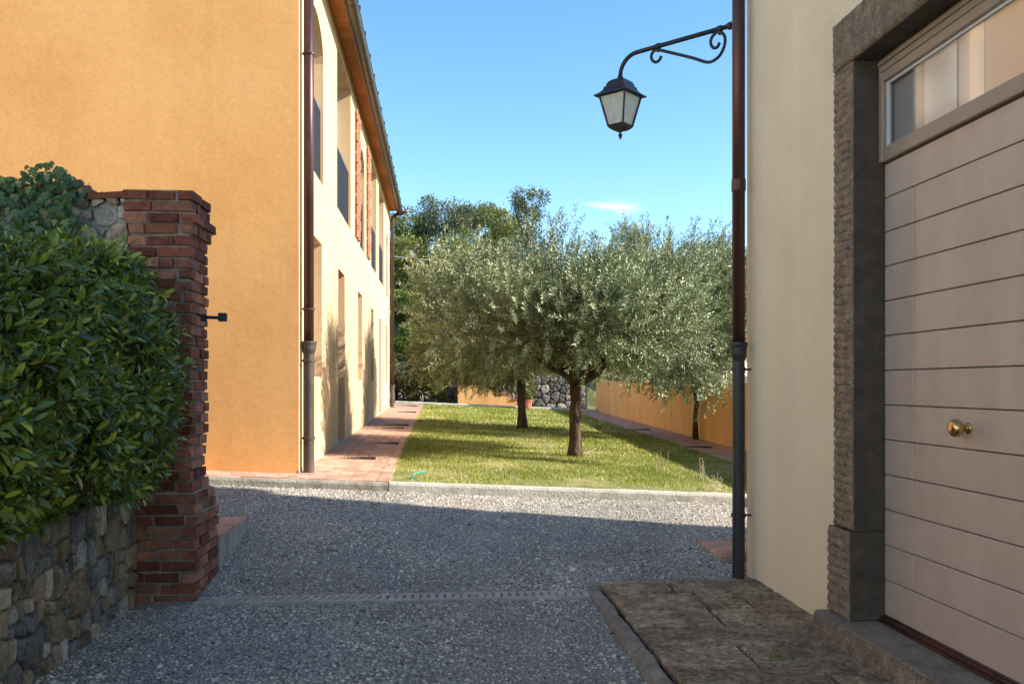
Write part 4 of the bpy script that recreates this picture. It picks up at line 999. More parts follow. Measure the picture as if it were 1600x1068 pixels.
# ================================================================== lanterns
def wall_lantern(base, ang, s, label, group):
    """bracket from a wall point, arm pointing along angle ang, then the head"""
    t = empty('wall_lantern', base, label, 'lantern', group)
    ca, sa = math.cos(ang), math.sin(ang)
    def W(q, z, w=0): return (base[0]+(q*ca-w*sa)*s, base[1]+(q*sa+w*ca)*s, base[2]+z*s)
    P_ = [W(-.02,0),W(.85,0)]+[W(.848+.16*math.sin(a), -.16+.16*math.cos(a)) for a in [i*math.pi/16 for i in range(1,9)]]
    MB().tube(P_, .018*s, 10).build('arm', IRON, t, smooth=True)
    b = MB()
    for q in (.645, .10): b.tube([W(q-.02,0),W(q-.016,0),W(q+.016,0),W(q+.02,0)], [.018*s,.024*s,.024*s,.018*s], 10); b.tube([W(q,-.012),W(q,-.045)], .012*s, 6)
    b.tube([W(.0,0),W(.008,0),W(.03,0),(W(.04,0))], [.03*s,.03*s,.026*s,.018*s], 10)
    b.build('collar', IRON, t)
    def sm(pts, n=5):
        out = []
        for i in range(len(pts)-1):
            p0 = pts[max(0,i-1)]; p1 = pts[i]; p2 = pts[i+1]; p3 = pts[min(len(pts)-1,i+2)]
            for k in range(n):
                f = k/n
                out.append(tuple(.5*((2*p1[c])+(-p0[c]+p2[c])*f+(2*p0[c]-5*p1[c]+4*p2[c]-p3[c])*f*f+(-p0[c]+3*p1[c]-3*p2[c]+p3[c])*f**3) for c in (0,1)))
        return out+[pts[-1]]
    A = sm([(.615,-.085),(.632,-.112),(.665,-.124),(.70,-.10),(.708,-.06),(.685,-.030),(.645,-.028)])
    B = sm([(.645,-.028),(.50,-.092),(.34,-.165),(.22,-.222),(.15,-.235),(.075,-.205),(.03,-.14),(.025,-.075),(.06,-.03),(.105,-.022),(.15,-.05),(.16,-.095),(.135,-.132),(.098,-.135),(.075,-.105)])
    MB().tube([W(q,z) for q,z in A+[(q_+.035*max(0,1-q_/.3), z_) for q_,z_ in B[1:]]], .0125*s, 8).build('scroll', IRON, t, smooth=True)
    # head
    c = W(1.008, 0); cx, cy = c[0], c[1]; z0 = base[2]
    def zz(z): return z0+z*s
    ro = ang+math.pi/4
    MB().lathe([(.012*s,zz(-.15)),(.022*s,zz(-.162)),(.026*s,zz(-.172)),(.02*s,zz(-.182)),(.014*s,zz(-.19))], (cx,cy,0), 12).build('head_nut', IRON, t)
    rf = MB()
    pr = [(.018,-.176),(.060,-.186),(.100,-.205),(.118,-.228),(.122,-.245),(.140,-.252),(.146,-.275),(.175,-.298),(.225,-.322),(.226,-.330),(.19,-.326)]
    for (r0, za), (r1, zb_) in zip(pr, pr[1:]): 
        Vv = []
        for (r_, z_) in ((r0,za),(r1,zb_)):
            for k in range(4): Vv.append((cx+r_*s*math.cos(ro+k*math.pi/2), cy+r_*s*math.sin(ro+k*math.pi/2), zz(z_)))
        rf.add(Vv, [(0,1,5,4),(1,2,6,5),(2,3,7,6),(3,0,4,7)])
    rf.build('lantern_roof', IRON, t)
    rt, rb_, zt, zb2 = .178, .103, -.322, -.575
    def cor(r_, z_, k): return Vector((cx+r_*s*math.cos(ro+k*math.pi/2), cy+r_*s*math.sin(ro+k*math.pi/2), zz(z_)))
    fr = MB()
    for k in range(4):
        fr.tube([cor(rt,zt,k), cor(rb_,zb2,k)], .0085*s, 6)
        fr.tube([cor(rt,zt-.006,k), cor(rt,zt-.006,k+1)], .009*s, 6); fr.tube([cor(rb_,zb2,k), cor(rb_,zb2,k+1)], .009*s, 6)
    cg = fr.build('cage', IRON, t)
    for k in range(4):
        MB().quad(cor(rt-.006,zt,k), cor(rt-.006,zt,k+1), cor(rb_-.006,zb2,k+1), cor(rb_-.006,zb2,k)).build('pane', FROST, cg)
    bt = MB()
    for (r0,za),(r1,zb_) in zip([(.108,-.575),(.098,-.592),(.060,-.612)],[(.098,-.592),(.060,-.612),(.02,-.622)]): bt.frustum4((cx,cy), r0*s, zz(za), r1*s, zz(zb_), ro)
    bt.lathe([(.010*s,zz(-.618)),(.009*s,zz(-.635)),(.017*s,zz(-.645)),(.018*s,zz(-.655)),(.008*s,zz(-.675)),(.002*s,zz(-.69))], (cx,cy,0), 10)
    bt.build('finial', IRON, t)
    return t
wall_lantern((2.205, 6.645, 4.23), math.radians(135), 1.0, 'dark iron lantern with scrolled arm beside the brown downpipe', None)
wall_lantern((FX+.0, 26.95, 5.72), math.radians(20), .70, 'small distant lantern at the far end of the ochre house', None)

# ================================================================== drain across the yard
dr = empty('drain_channel', (-.3, 6.21, .03), 'narrow slotted drain grating across the gravel yard', 'drain')
GRATE = pmat('worn_grating', [(.3,(.36,.31,.26)),(.7,(.60,.53,.46))], 14, 8, .85, [(50,.4,None,.01)], spec=.2)
gzz = GR(0, 6.21)+.014
MB().box(-1.64, 1.03, 6.115, 6.150, -.03, gzz+.004).box(-1.64, 1.03, 6.272, 6.307, -.03, gzz+.004).build('channel_rim', GRATE, dr)
MB().box(-1.64, 1.03, 6.150, 6.272, -.06, gzz-.035).build('channel_floor', EARTH, dr)
barm = MB().box(-.017, .017, -.062, .062, -.015, .002).mesh('grate_bar'); barm.materials.append(GRATE)
x = -1.62
while x < 1.02:
    put('grate_bar', barm, dr, (x, 6.211, gzz+.001), (0,0,(-.35 if x < -.4 else 0))); x += .056
# slotted covers let into the two paths
places = [(-1.10,11.55,.55,'near the first olive shadow, by the house downpipe'),(-.92,14.0,.55,'second along the left path'),(-.95,17.6,.5,'third along the left path'),(-.90,18.6,.5,'fourth along the left path'),(-.90,24.2,.5,'fifth along the left path'),(-.98,28.3,.5,'at the far end of the left path'),(4.62,15.8,.45,'on the right path near the slim trunk'),(4.62,20.5,.45,'on the right path farther back')]
for (x, y, w, d) in places:
    t = empty('drain_cover', (x, y, GZ(x,y)), 'dark slotted drain cover '+d, 'drain cover', 'drain covers in the brick paths')
    z = GZ(x, y)+.014
    MB().box(x-w/2, x+w/2, y-.09, y+.09, z-.03, z-.005).build('pit', EARTH, t)
    b = MB().box(x-w/2, x+w/2, y-.10, y-.085, z-.02, z+.004).box(x-w/2, x+w/2, y+.085, y+.10, z-.02, z+.004)
    n = int(w/.045)
    for i in range(n): q = x-w/2+.02+(w-.04)*i/(n-1); b.box(q-.009, q+.009, y-.085, y+.085, z-.012, z+.002)
    b.build('grate', IRON, t)

# ================================================================== garden walls and steps
gw = tag(MB().add([(5.32,8.6,0),(5.32,30.4,.3),(5.62,30.4,.3),(5.62,8.6,0),(5.32,8.6,1.50),(5.32,30.4,1.66),(5.62,30.4,1.66),(5.62,8.6,1.50)],
   [(0,3,2,1),(4,5,6,7),(0,1,5,4),(1,2,6,5),(2,3,7,6),(3,0,4,7)]).build('garden_wall', PLG), 'long orange plastered garden wall on the right', 'wall')
stw = empty('garden_steps', (1.5, 31, .8), 'orange plastered steps rising at the far end of the lawn', 'steps')
sy = 30.55; z0 = GZ(1.5,30.5)-.1
xs_ = [(.60,1.56,1.56),(1.56,1.98,1.36),(1.98,2.40,1.14),(2.40,2.60,.93)]
prof = [(.60,z0),(.60,1.60),(1.55,1.60),(1.55,1.42),(1.97,1.42),(1.97,1.20),(2.37,1.20),(2.37,.99),(2.60,.99),(2.60,z0)]
b = MB(); n = len(prof)
b.add([(x,sy,z) for x,z in prof]+[(x,sy+1.2,z) for x,z in prof], [tuple(range(n)), tuple(range(2*n-1,n-1,-1))]+[(i,(i+1)%n,n+(i+1)%n,n+i) for i in range(n)])
b.build('stringer_wall', PLG, stw)
for (xa, xb_, z) in [(.57,1.58,1.60),(1.58,2.0,1.42),(2.0,2.40,1.20),(2.40,2.63,.99)]:
    MB().box(xa, xb_-.005, sy-.03, sy+1.23, z+.002, z+.035).build('tread', BRICKS[1], stw)
rw = empty('terrace_wall', (2, 32.5, .8), 'grey stone terrace wall behind the garden steps', 'wall')
MB().box(-1.6, 5.25, 31.9, 32.4, .4, 1.85).build('mortar_bed', EARTH, rw)
LIL = pmat('pale_terrace_stone', [(.3,(.10,.095,.09)),(.6,(.21,.20,.185)),(.8,(.30,.28,.255))], 5, 8, .9, [(20,.6,None,.03)], rnd=.25, spec=.15)
rubble(rw, -1.5, 5.2, .7, 1.85, lambda u, v, d: (u, 31.9-d, v), 150, 31, [LIL, LIL, STONES[4], STONES[0]], .03, .05, .1)
# potted conifer beside the steps
pot = tag(MB().lathe([(.10,0),(.15,.02),(.19,.26),(.215,.27),(.215,.31),(.185,.31),(.17,.25)], (2.86, 29.7, GZ(2.86,29.7)), 18).build('terracotta_pot', TILELAT), 'terracotta pot at the far edge of the lawn', 'pot')
# ================================================================== trees
OT = np.array([(0,0,0),(-.5,.5,.10),(0,1,0),(.5,.5,.10)]); OT[:,0] *= .27
OF = np.array([(0,1,2),(0,2,3)])
def shoot_leaves(P0, D, Ln, step, ls, rng, tmean, tsd, droop=0.0):
    """opposite pairs of narrow leaves along straight shoots -> arrays"""
    pos = []; dr = []; up = []; sc = []; ti = []
    cnt = np.maximum(3, (Ln/step).astype(int)); base_t = np.clip(rng.normal(tmean, tsd, len(P0)), 0, 1)
    for k in range(int(cnt.max())):
        ok = cnt > k
        if not ok.any(): break
        p0 = P0[ok]; d = D[ok]; L_ = Ln[ok]; f = (k+.5)/cnt[ok]
        ref = np.tile(np.array([[0,0,1.0]]), (len(p0),1))+rng.normal(0,.05,(len(p0),3))
        s1 = nrm(np.cross(d, ref)); s2 = np.cross(d, s1)
        a = (k % 2)*math.pi/2+rng.uniform(-.5,.5,len(p0))
        for sg in (1,-1):
            side = (s1*np.cos(a)[:,None]+s2*np.sin(a)[:,None])*sg
            ld = nrm(side*.85+d*(.55+.4*f[:,None])+rng.normal(0,.25,p0.shape)+np.array([0,0,-droop]))
            pos.append(p0+d*(L_*f)[:,None]); dr.append(ld); up.append(nrm(d+rng.normal(0,.5,p0.shape)))
            sc.append(ls*rng.uniform(.7,1.2,len(p0))*(1-.3*(f > .85))); ti.append(np.clip(base_t[ok]+rng.normal(0,.13,len(p0))+.10*(f-.5),0,1))
    return np.concatenate(pos), np.concatenate(dr), np.concatenate(up), np.concatenate(sc), np.concatenate(ti)
def bend(a, b, n, k, rr):
    a, b = Vector(a), Vector(b); out = []
    o1 = Vector((rr.uniform(-1,1), rr.uniform(-1,1), rr.uniform(-.3,.6)))*k
    for i in range(n+1):
        t = i/n; out.append(a.lerp(b, t)+o1*math.sin(math.pi*t)+Vector((rr.gauss(0,1), rr.gauss(0,1), rr.gauss(0,1)))*k*.12*(0 < i < n))
    return out
def olive_tree(base, fork_h, rt, lean, cc, cr, nsh, seed, label, mat, leaf=.060, up_bias=.75, lobes=5, low=None, hang=(), xmin=-9):
    rr = random.Random(seed); rng = np.random.default_rng(seed)
    t = empty('olive_tree', base, label, 'olive tree', 'olive trees in the garden')
    bx, by, bz = base
    fork = Vector((bx+lean[0], by+lean[1], bz+fork_h))
    tr = MB(); P_ = []; rad = []
    for i in range(9):
        f = i/8; p = Vector(base).lerp(fork, f)+Vector((mnoise.noise(Vector((f*3.0,seed,0))), mnoise.noise(Vector((f*3.0,0,seed))), 0))*.10*f
        p.z = bz-.05+(fork_h+.05)*f
        P_.append(p); rad.append(rt*(1.35-.45*min(1,f*3.5)+.10*(f > .8))*(1+.16*mnoise.noise(Vector((f*9,seed,2)))))
    fork = P_[-1]
    tr.tube(P_, rad, 12)
    tob = tr.build('trunk', BARK, t, smooth=True)
    C = Vector(cc); lims = []
    limb_pts = []
    for i in range(7):
        a = i*2*math.pi/7+rr.uniform(-.3,.3); e = C+Vector((math.cos(a)*cr[0]*rr.uniform(.5,.8), math.sin(a)*cr[1]*rr.uniform(.5,.8), cr[2]*rr.uniform(-.25,.55)))
        pp = bend(fork+Vector((math.cos(a),math.sin(a),-.4))*rt*.35, e, 7, .16, rr)
        b = MB().tube(pp, [rt*(.80 if i in (0,3) else .55)*(1-.86*k/7) for k in range(8)], 8)
        for k in range(4):
            q = pp[rr.randint(2,6)]; e2 = q+Vector((rr.gauss(0,.5), rr.gauss(0,.5), rr.uniform(.1,.8))).normalized()*rr.uniform(.5,.95)
            p2 = bend(q, e2, 4, .06, rr); b.tube(p2, [.02,.015,.011,.008,.004], 5); limb_pts += p2
        b.build('limb', BARK, t, smooth=True); limb_pts += pp[2:]
    # shoots, gathered into uneven clumps with gaps between them
    P0 = []; D = []; Ln = []
    lob = [(Vector((rr.gauss(0,1), rr.gauss(0,1), rr.gauss(0.1,.7))).normalized(), rr.uniform(.12,.30)) for _ in range(lobes+6)]
    cl = []                                          # clump centres, mostly in the outer shell
    while len(cl) < 95:
        d = Vector((rr.gauss(0,1), rr.gauss(0,1), rr.gauss(.05,1))).normalized()
        ext = 1+sum(h*max(0, d.dot(v))**6 for v, h in lob)-.10
        r_ = min(1.12, ext)*rr.uniform(.62, 1.0) if rr.random() < .8 else rr.uniform(.2,.6)
        c = C+Vector((d.x*cr[0], d.y*cr[1], d.z*cr[2]))*r_
        if c.x < xmin+.12 or (low is not None and c.z < low+.15): continue
        cl.append((c, d, rr.uniform(.16,.34)))
    tries = 0
    while len(P0) < nsh and tries < nsh*12:
        tries += 1
        c, d, sg = cl[rr.randrange(len(cl))]
        o = Vector((rr.gauss(0,1), rr.gauss(0,1), rr.gauss(0,.85)))
        p = c+o*sg*.8
        if p.x < xmin: continue
        if low is not None and p.z < low+.22*mnoise.noise(Vector((p.x*1.3,p.y*1.3,seed))): continue
        if p.z > C.z-cr[2]*.3: dv = d*.5+o*.2+Vector((0,0,up_bias))+Vector((rr.gauss(0,.35), rr.gauss(0,.35), rr.gauss(0,.3)))
        else: dv = d*.6+o*.2+Vector((0,0,-.2))+Vector((rr.gauss(0,.4), rr.gauss(0,.4), rr.gauss(0,.35)))
        L_ = rr.uniform(.18,.44)
        if d.z > .35 and o.z > .4: L_ *= rr.uniform(1,1.45)
        P0.append(p); D.append(dv.normalized()); Ln.append(L_)
    for (hx, hy, hz, n) in hang:                     # drooping sprays
        for k in range(n):
            P0.append(Vector((hx+rr.gauss(0,.10), hy+rr.gauss(0,.10), hz+rr.uniform(-.06,.22)))); D.append(Vector((rr.gauss(.1,.4), rr.gauss(0,.4), -.8+rr.gauss(0,.3))).normalized()); Ln.append(rr.uniform(.18,.34))
    P0 = np.array(P0); D = np.array(D); Ln = np.array(Ln)
    ps, dr_, up_, sc_, ti_ = shoot_leaves(P0, D, Ln, .030, leaf, rng, .46, .29)
    V, F, T = scatter_leaves(OT, OF, ps, frames(dr_, up_), sc_, ti_)
    o = link('crown', np_mesh('crown', V, F, {'tint': T}), mat, t); o['kind'] = 'stuff'
    # the twigs themselves
    n = len(P0); s1 = nrm(np.cross(D, rng.normal(size=D.shape))); s2 = np.cross(D, s1)
    A = P0-D*.12; E = P0+D*Ln[:,None]; w = .003
    V = np.stack([A+s1*w, A-s1*w*.5+s2*w*.87, A-s1*w*.5-s2*w*.87, E], 1).reshape(-1,3)
    F = (np.array([(0,1,3),(1,2,3),(2,0,3)])[None]+(np.arange(n)*4)[:,None,None]).reshape(-1,3)
    o = link('twigs', np_mesh('twigs', V, F), TWIG, t); o['kind'] = 'stuff'
    return t
olive_tree((1.97,13.05,GZ(1.97,13.05)), 1.10, .096, (.03,0), (1.85,12.95,2.46), (2.1,1.8,.92), 6200, 3, 'largest olive tree with thick dark trunk at the front of the lawn', OLIVE, .070, .42, 5, 1.80,
   [(3.4,11.9,1.52,22),(3.0,12.1,1.58,20),(3.68,11.7,1.55,20),(2.6,12.1,1.66,14),(3.55,11.8,1.35,9),(.55,12.6,1.75,10),(3.1,11.9,1.40,7),(3.5,11.9,1.8,24),(3.2,12.0,1.8,24)], xmin=-.30)
olive_tree((1.765,19.2,GZ(1.765,19.2)), 1.35, .095, (-.05,0), (1.35,19.2,2.62), (1.95,1.7,1.12), 4400, 8, 'olive tree farther back on the lawn, left of the front trunk', OLIVEB, .078, .42, 5, 1.50,
   [(.4,18.6,1.6,8),(.9,18.4,1.7,8)], xmin=-.60)
olive_tree((5.18,17.9,GZ(5.18,17.9)), 1.5, .055, (.0,0), (5.0,17.5,2.95), (2.0,1.6,1.5), 5000, 14, 'olive tree with slim trunk against the orange garden wall', OLIVE, .076, .5, 5, 1.65,
   [(4.4,17.0,1.75,9),(5.6,17.0,1.65,10),(5.2,16.9,1.75,8),(5.0,16.9,1.55,10),(4.3,17.0,1.5,8)])

# ------------------------------------------------------------------ hillside growth
BT = np.array([(0,0,0),(-.5,.5,.12),(0,1,0),(.5,.5,.12)]); BT[:,0] *= .55
def foliage_mass(center, rad, n, leaf, seed, clumps=14, flat=.0):
    clumps = int(clumps*1.9)
    rng = np.random.default_rng(seed)
    cd = nrm(rng.normal(size=(clumps,3))); cd[:,2] = cd[:,2]*.8+.12
    cen = np.array(center)+cd*np.array(rad)*rng.uniform(.35,.85,(clumps,1))
    k = rng.integers(0, clumps, n); d = nrm(rng.normal(size=(n,3)))
    rr_ = rng.random((n,1))**.45
    ps = cen[k]+d*rr_*np.array(rad)*rng.uniform(.17,.40,(clumps,1))[k]
    ld = nrm(d+rng.normal(0,.7,(n,3))+np.array([0,0,.3])); up = nrm(rng.normal(size=(n,3))+d*.6)
    return scatter_leaves(BT, OF, ps, frames(ld, up), leaf*rng.uniform(.6,1.3,n), np.clip(rng.normal(.45,.26,n),0,1))
def hill_tree(x, y, h, rad, n, leaf, seed, label, mat, group, clumps=14, cat='tree', name='hillside_tree', trunk_r=.12):
    rr = random.Random(seed); z = TZ(x, y)
    t = empty(name, (x, y, z), label, cat, group)
    C = (x, y, h-rad[2]*1.05); h = h-z
    b = MB().tube(bend((x,y,z-.2), (x+rr.uniform(-.2,.2), y, z+h*.5), 5, .12, rr), [trunk_r*(1-.1*i) for i in range(6)], 7); b.build('trunk', BARK, t, smooth=True)
    for i in range(5):
        a = rr.uniform(0,6.28)
        MB().tube(bend((x,y,z+h*.35), (x+math.cos(a)*rad[0]*.7, y+math.sin(a)*rad[1]*.7, C[2]+rr.uniform(-.2,.6)*rad[2]), 5, .15, rr), [trunk_r*.5*(1-.17*k) for k in range(6)], 5).build('limb', BARK, t)
    V, F, T = foliage_mass(C, rad, n, leaf, seed, clumps)
    o = link('crown', np_mesh('crown', V, F, {'tint': T}), mat, t); o['kind'] = 'stuff'
    return t
def bush(x, y, h, rad, n, leaf, seed, label, mat, group='shrubs on the hillside', clumps=9):
    rr = random.Random(seed); z = TZ(x, y)
    t = empty('shrub', (x, y, z), label, 'shrub', group)
    b = MB()
    for i in range(6):
        a = rr.uniform(0,6.28); b.tube(bend((x+.05*math.cos(a),y+.05*math.sin(a),z-.1), (x+math.cos(a)*rad[0]*.6, y+math.sin(a)*rad[1]*.6, z+h*.75), 4, .08, rr), [.02,.016,.012,.008,.004], 4)
    b.build('stems', HTWIG, t)
    V, F, T = foliage_mass((x,y,z+h*.48), (rad[0],rad[1],h*.62), n, leaf, seed, clumps)
    o = link('foliage', np_mesh('foliage', V, F, {'tint': T}), mat, t); o['kind'] = 'stuff'
HT = 'trees along the hilltop'
for i, (x, y, h, r_, n, m_, lab, cl) in enumerate([
    (-2.2,53,12.5,(2.6,2,2.0),10000,FARGREEN,'hilltop tree just right of the ochre house eave',16),
    (.5,53,13.2,(2.6,2,2.2),11000,FARGREY,'tallest rounded hilltop tree left of the olive crowns',16),
    (2.9,54,12.7,(2.6,2,1.9),10000,FARGREEN,'lower rounded hilltop tree behind the front olive crown',16),
    (4.3,56,12.6,(2.0,2,1.8),7000,FARGREY,'hilltop tree left of the lone airy tree',14),
    (4.9,50,13.4,(1.3,1.2,1.7),3000,FARGREY,'lone airy tree standing above the hilltop, sky through it',8),
    (-1.9,47,10.0,(2.2,1.6,2.2),10000,FARGREEN,'dark tree on the slope behind the distant lantern',16),
    (.8,47,9.9,(2.4,1.6,2.2),10000,FARGREEN,'dark tree on the slope behind the left olive crown',16),
    (3.6,47,9.4,(2.4,1.6,2.0),9000,FARGREY,'grey tree on the slope behind the front olive crown',16),
    (10.0,56,8.6,(2.8,2,1.8),7000,FARGREY,'low tree on the falling right end of the hill',14)]):
    hill_tree(x, y, h, r_, n, .13, 41+i, lab, m_, HT, cl)
SH = 'shrubs on the hillside'
for i, (x, y, h, r_, n, m_, lab) in enumerate([
    (-3.4,41.5,1.8,1.3,6500,BRIGHT,'bright yellow-green shrub below the distant lantern'),
    (-2.0,40.5,1.7,1.2,6000,BRIGHT,'bright green shrub right of the distant lantern'),
    (-3.0,38.2,1.4,1.2,5500,BRIGHT,'yellow-green shrub halfway down the slope by the far downpipe'),
    (-.9,42.0,1.9,1.4,6000,FARGREEN,'dark green shrub on the slope behind the olive leaves'),
    (.8,40.5,1.8,1.3,5000,DRYB,'dry brownish shrub on the slope behind the second olive'),
    (-1.6,37.2,1.2,1.1,4500,DRYB,'straw-coloured shrub on the slope above the stone wall'),
    (-2.2,34.4,1.5,1.0,6000,FARGREEN,'dark leafy shrub just above the terrace wall'),
    (2.6,39.5,2.0,1.5,5000,FARGREEN,'green shrub on the slope behind the front trunk fork'),
    (4.6,38.0,2.2,1.5,5000,FARGREY,'grey-green shrub above the far right stone wall'),
    (7.5,40.0,3.2,2.2,6000,FARGREY,'grey-green shrub rising behind the orange garden wall'),
    (10.5,36.0,3.4,2.4,6000,FARGREEN,'dark green shrub behind the right end of the garden wall')]):
    bush(x+1.7 if x < 3 else x, y, h, (r_, r_*.9), n, .115, 60+i, lab, m_)
FS = 'dry shrubs at the end of the left path'
for i, (x, y, h, r_, n, m_, lab) in enumerate([
    (-1.85,31.3,1.9,.75,6500,DRYB,'dry yellowish shrub at the end of the left path beside the downpipe'),
    (-.85,31.2,1.6,.70,6000,DRYB,'dry twiggy shrub at the far left corner of the lawn'),
    (-.05,31.3,1.3,.60,4500,FARGREEN,'green shrub left of the orange steps')]):
    bush(x, y, h, (r_, .5), n, .075, 80+i, lab, m_, FS)
cp = empty('potted_conifer', (2.86,29.7,GZ(2.86,29.7)+.28), 'small dark cone-shaped shrub growing in the terracotta pot', 'shrub')
MB().tube([(2.86,29.7,GZ(2.86,29.7)+.25),(2.86,29.7,GZ(2.86,29.7)+.9)], [.025,.01], 6).build('stem', BARK, cp)
n = 3200; rng = np.random.default_rng(5); hgt = rng.random(n)**1.2; an = rng.uniform(0,6.28,n); rr_ = .30*np.sin(np.pi*np.clip(hgt*.8+.2,0,1))**.8*rng.random(n)**.4
ps = np.stack([2.86+rr_*np.cos(an), 29.7+rr_*np.sin(an), GZ(2.86,29.7)+.30+hgt*.95], 1)
V, F, T = scatter_leaves(BT, OF, ps, frames(nrm(np.stack([np.cos(an),np.sin(an),np.full(n,.9)],1)+rng.normal(0,.4,(n,3))), rng.normal(size=(n,3))), rng.uniform(.04,.08,n), np.clip(rng.normal(.3,.25,n),0,1))
o = link('foliage', np_mesh('foliage', V, F, {'tint': T}), FARGREEN, cp); o['kind'] = 'stuff'

# rail on the slope by the distant lantern
rl = empty('slope_rail', (-2.5,39,TZ(-2.5,39)), 'weathered horizontal rail on the slope beside the distant lantern', 'rail')
POLE = pmat('grey_pole', [(.3,(.22,.20,.17)),(.7,(.36,.33,.29))], 10, 5, .8)
MB().tube([(-4.6,39,7.30),(-.6,39.2,6.95)], .04, 7).build('rail', POLE, rl)
for x in (-3.9,-2.6): MB().tube([(x,39.1,TZ(x,39.1)-.2),(x,39.1,7.2)], .04, 6).build('post', POLE, rl)

# ================================================================== grass
rng = np.random.default_rng(77)
def blades(n, x0, x1, y0, y1, hmin, hmax, w):
    x = rng.uniform(x0,x1,n); y = rng.uniform(y0,y1,n)
    nz_ = np.array([mnoise.noise(Vector((a*.9,b_*.9,4)))+.6*mnoise.noise(Vector((a*2.6,b_*2.6,8))) for a, b_ in zip(x,y)])
    nearkerb = np.clip((10.6-y)/1.1, 0, 1)
    keep = rng.random(n) > np.clip(.12+nz_*1.3+nearkerb*.6, 0, .95)
    x, y, nz_, nearkerb = x[keep], y[keep], nz_[keep], nearkerb[keep]; n = len(x)
    z = .5+.018*(y-9.27)-.044*(x+.55)
    h = rng.uniform(hmin,hmax,n)*(1-.35*np.clip(nz_,0,1)); an = rng.uniform(0,6.28,n); ln = rng.uniform(.15,.9,n)*h
    bx, by = np.cos(an), np.sin(an); px, py = -by*w, bx*w
    B = np.stack([x,y,z],1)
    Vv = np.stack([B+np.stack([px,py,0*x],1), B-np.stack([px,py,0*x],1), B+np.stack([bx*ln*.4-px*.6,by*ln*.4-py*.6,h*.6],1), B+np.stack([bx*ln*.4+px*.6,by*ln*.4+py*.6,h*.6],1), B+np.stack([bx*ln,by*ln,h],1)],1).reshape(-1,3)
    Ff = (np.array([(0,1,2),(0,2,3),(3,2,4)])[None]+(np.arange(n)*5)[:,None,None]).reshape(-1,3)
    T = np.clip(rng.normal(.46,.2,n)+.40*np.clip(nz_,-.5,1)+.25*nearkerb+(rng.random(n) < .06)*.4,0,1)
    return Vv, Ff, np.repeat(T,5)
parts = [blades(52000,-.56,4.36,9.38,13.5,.012,.040,.003), blades(30000,-.56,4.36,13.5,19,.016,.050,.005), blades(22000,-.56,4.36,19,30,.02,.055,.009)]
off = 0; VV = []; FF = []; TT = []
for (v, f, t_) in parts: VV.append(v); FF.append(f+off); TT.append(t_); off += len(v)
o = link('grass', np_mesh('grass', np.concatenate(VV), np.concatenate(FF), {'tint': np.concatenate(TT)}), GRASS)
tag(o, 'short patchy grass of the lawn under the olive trees', 'grass', kind='stuff')
# taller weeds and dry stalks standing in the lawn and at the path edge
for i, (x, y, n, h, lab) in enumerate([
   (2.9,11.4,9,.30,'sprig of dry stalks at the edge of the wall shadow'),(3.1,10.6,8,.26,'dry stalks right of the front olive, nearer the kerb'),(1.55,12.9,8,.34,'leafy weed clump left of the front olive trunk'),
   (3.0,9.6,10,.20,'pale weed tuft by the kerb at the right'),(-.6,10.6,4,.16,'bent dry stalks at the edge of the left path'),(.7,10.2,6,.14,'small flowering weed in the near lawn'),(2.15,12.7,8,.25,'weed tuft at the foot of the front olive'),(.2,9.8,6,.12,'small dry tuft beside the teal hose')]):
    t = empty('weed', (x,y,GZ(x,y)), lab, 'weed', 'weeds in the lawn'); b = MB(); lf = MB()
    for k in range(n):
        a = R.uniform(0,6.28); q = R.uniform(.03,.14); hh = h*R.uniform(.5,1.05); p0 = Vector((x+R.gauss(0,.05), y+R.gauss(0,.05), GZ(x,y)-.01))
        e = p0+Vector((math.cos(a)*q, math.sin(a)*q, hh)); b.tube([p0, p0.lerp(e,.5)+Vector((0,0,.03)), e], [.0028,.0022,.0016], 4)
        for j in range(4):
            pp = p0.lerp(e, R.uniform(.4,1)); dv = Vector((R.gauss(0,1),R.gauss(0,1),R.gauss(.3,.5))).normalized()*.03; sd = dv.cross(Vector((0,0,1))).normalized()*.007
            lf.add([pp, pp+dv*.5+sd, pp+dv, pp+dv*.5-sd], [(0,1,2,3)])
    b.build('stalks', STRAW, t); lf.build('leaves', BRICKS and STRAW if i % 2 else pmat('weed_leaf_%d'%i, [(.3,(.10,.13,.03)),(.7,(.22,.24,.08))], 30, 3, .8), t)
hz_ = GZ(-.25,9.6)
tag(MB().tube([(-.30,9.62,hz_-.02),(-.30,9.63,hz_+.035),(-.29,9.64,hz_+.055),(-.26,9.68,hz_+.068),(-.21,9.75,hz_+.07),(-.17,9.80,hz_+.072)], .009, 8).build('garden_hose', HOSE, smooth=True), 'short teal hose end sticking up at the lawn corner', 'hose')

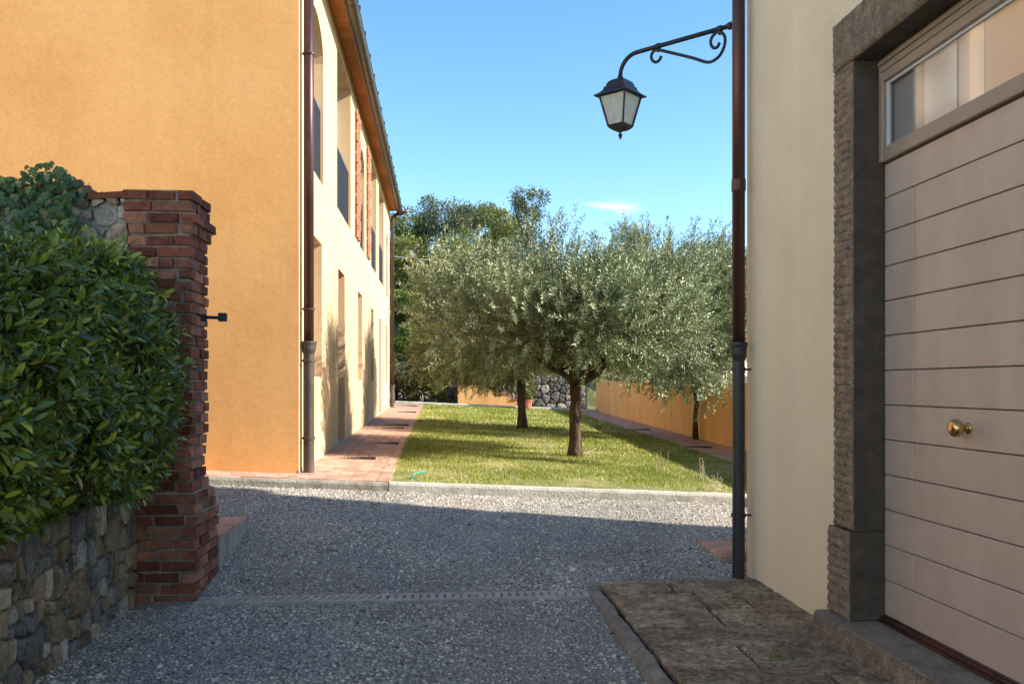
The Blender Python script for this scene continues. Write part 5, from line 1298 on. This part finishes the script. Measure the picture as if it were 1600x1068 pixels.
# loose stones and fallen leaves on the gravel
def loose(x, y, s, m_, lab):
    bm = bmesh.new(); bmesh.ops.create_icosphere(bm, subdivisions=2, radius=1)
    for v in bm.verts:
        v.co *= 1+.35*mnoise.noise(v.co*1.3+Vector((x*9,y*9,0)))
        v.co.z *= .5; v.co.x *= 1.3
    me = bpy.data.meshes.new('loose_stone'); bm.to_mesh(me); bm.free(); me.materials.append(m_)
    o = bpy.data.objects.new('loose_stone', me); COL.objects.link(o); o.location = (x, y, GR(x,y)+s*.25); o.scale = (s,)*3; o.rotation_euler = (R.uniform(-.2,.2),R.uniform(-.2,.2),R.uniform(0,6))
    tag(o, lab, 'stone', 'loose stones on the gravel')
for (x, y, s, lab) in [(-.86,7.30,.045,'largest pale loose stone on the gravel, left of centre'),(-.66,6.80,.030,'small pale stone in the gravel nearer the drain, left of centre'),(-.13,5.98,.034,'pale angular stone just in front of the drain'),(-1.50,6.45,.030,'pale stone at the foot of the brick pillar'),
       (-1.22,7.15,.026,'small tan stone beside the brick step'),(1.35,7.35,.026,'small pale stone in the gravel near the right doorstep'),(.55,6.75,.024,'small grey stone on the right part of the gravel'),(1.2,6.9,.022,'tiny pale stone above the apron corner'),(.1,7.0,.022,'tiny tan stone at the centre of the gravel'),(-1.42,6.62,.028,'reddish stone beside the pillar base')]:
    loose(x, y, s, PALESTONE if 'pale' in lab else STONES[4], lab)
for (x, y, a, lab) in [(-.10,5.20,.4,'orange fallen leaf in the middle of the near gravel'),(-1.05,5.22,1.9,'yellow-brown fallen leaf left on the near gravel'),(-1.75,4.95,.2,'red fallen leaf at the foot of the stone wall'),(1.42,5.85,2.2,'small yellow leaf on the stone apron'),(.95,9.1,1.2,'reddish fallen leaf against the lawn kerb')]:
    me = np_mesh('fallen_leaf', LT*np.array([1,1,1.6]), LF); me.materials.append(DRYLEAF)
    o = bpy.data.objects.new('fallen_leaf', me); COL.objects.link(o); o.location = (x, y, (.092 if x > 1.1 and y < 7 else GR(x,y)+.018)); o.scale = (.055,)*3; o.rotation_euler = (.15,.1,a)
    tag(o, lab, 'leaf', 'fallen leaves')
# tufts of moss and grass in the apron joints
for (x, y, lab) in [(1.95,5.85,'green weed tuft in a joint of the stone apron'),(1.75,4.55,'small grass tuft in the near apron joint')]:
    n = 60; rng = np.random.default_rng(int(x*100)); ps = np.stack([x+rng.normal(0,.035,n), y+rng.normal(0,.02,n), np.full(n,.075)],1)
    V, F, T = scatter_leaves(BT, OF, ps, frames(nrm(rng.normal(size=(n,3))+np.array([0,0,1.2])), rng.normal(size=(n,3))), rng.uniform(.012,.03,n), rng.uniform(.1,.6,n))
    tag(link('weed_tuft', np_mesh('weed_tuft', V, F, {'tint': T}), GRASS), lab, 'weed', 'weeds in the apron')
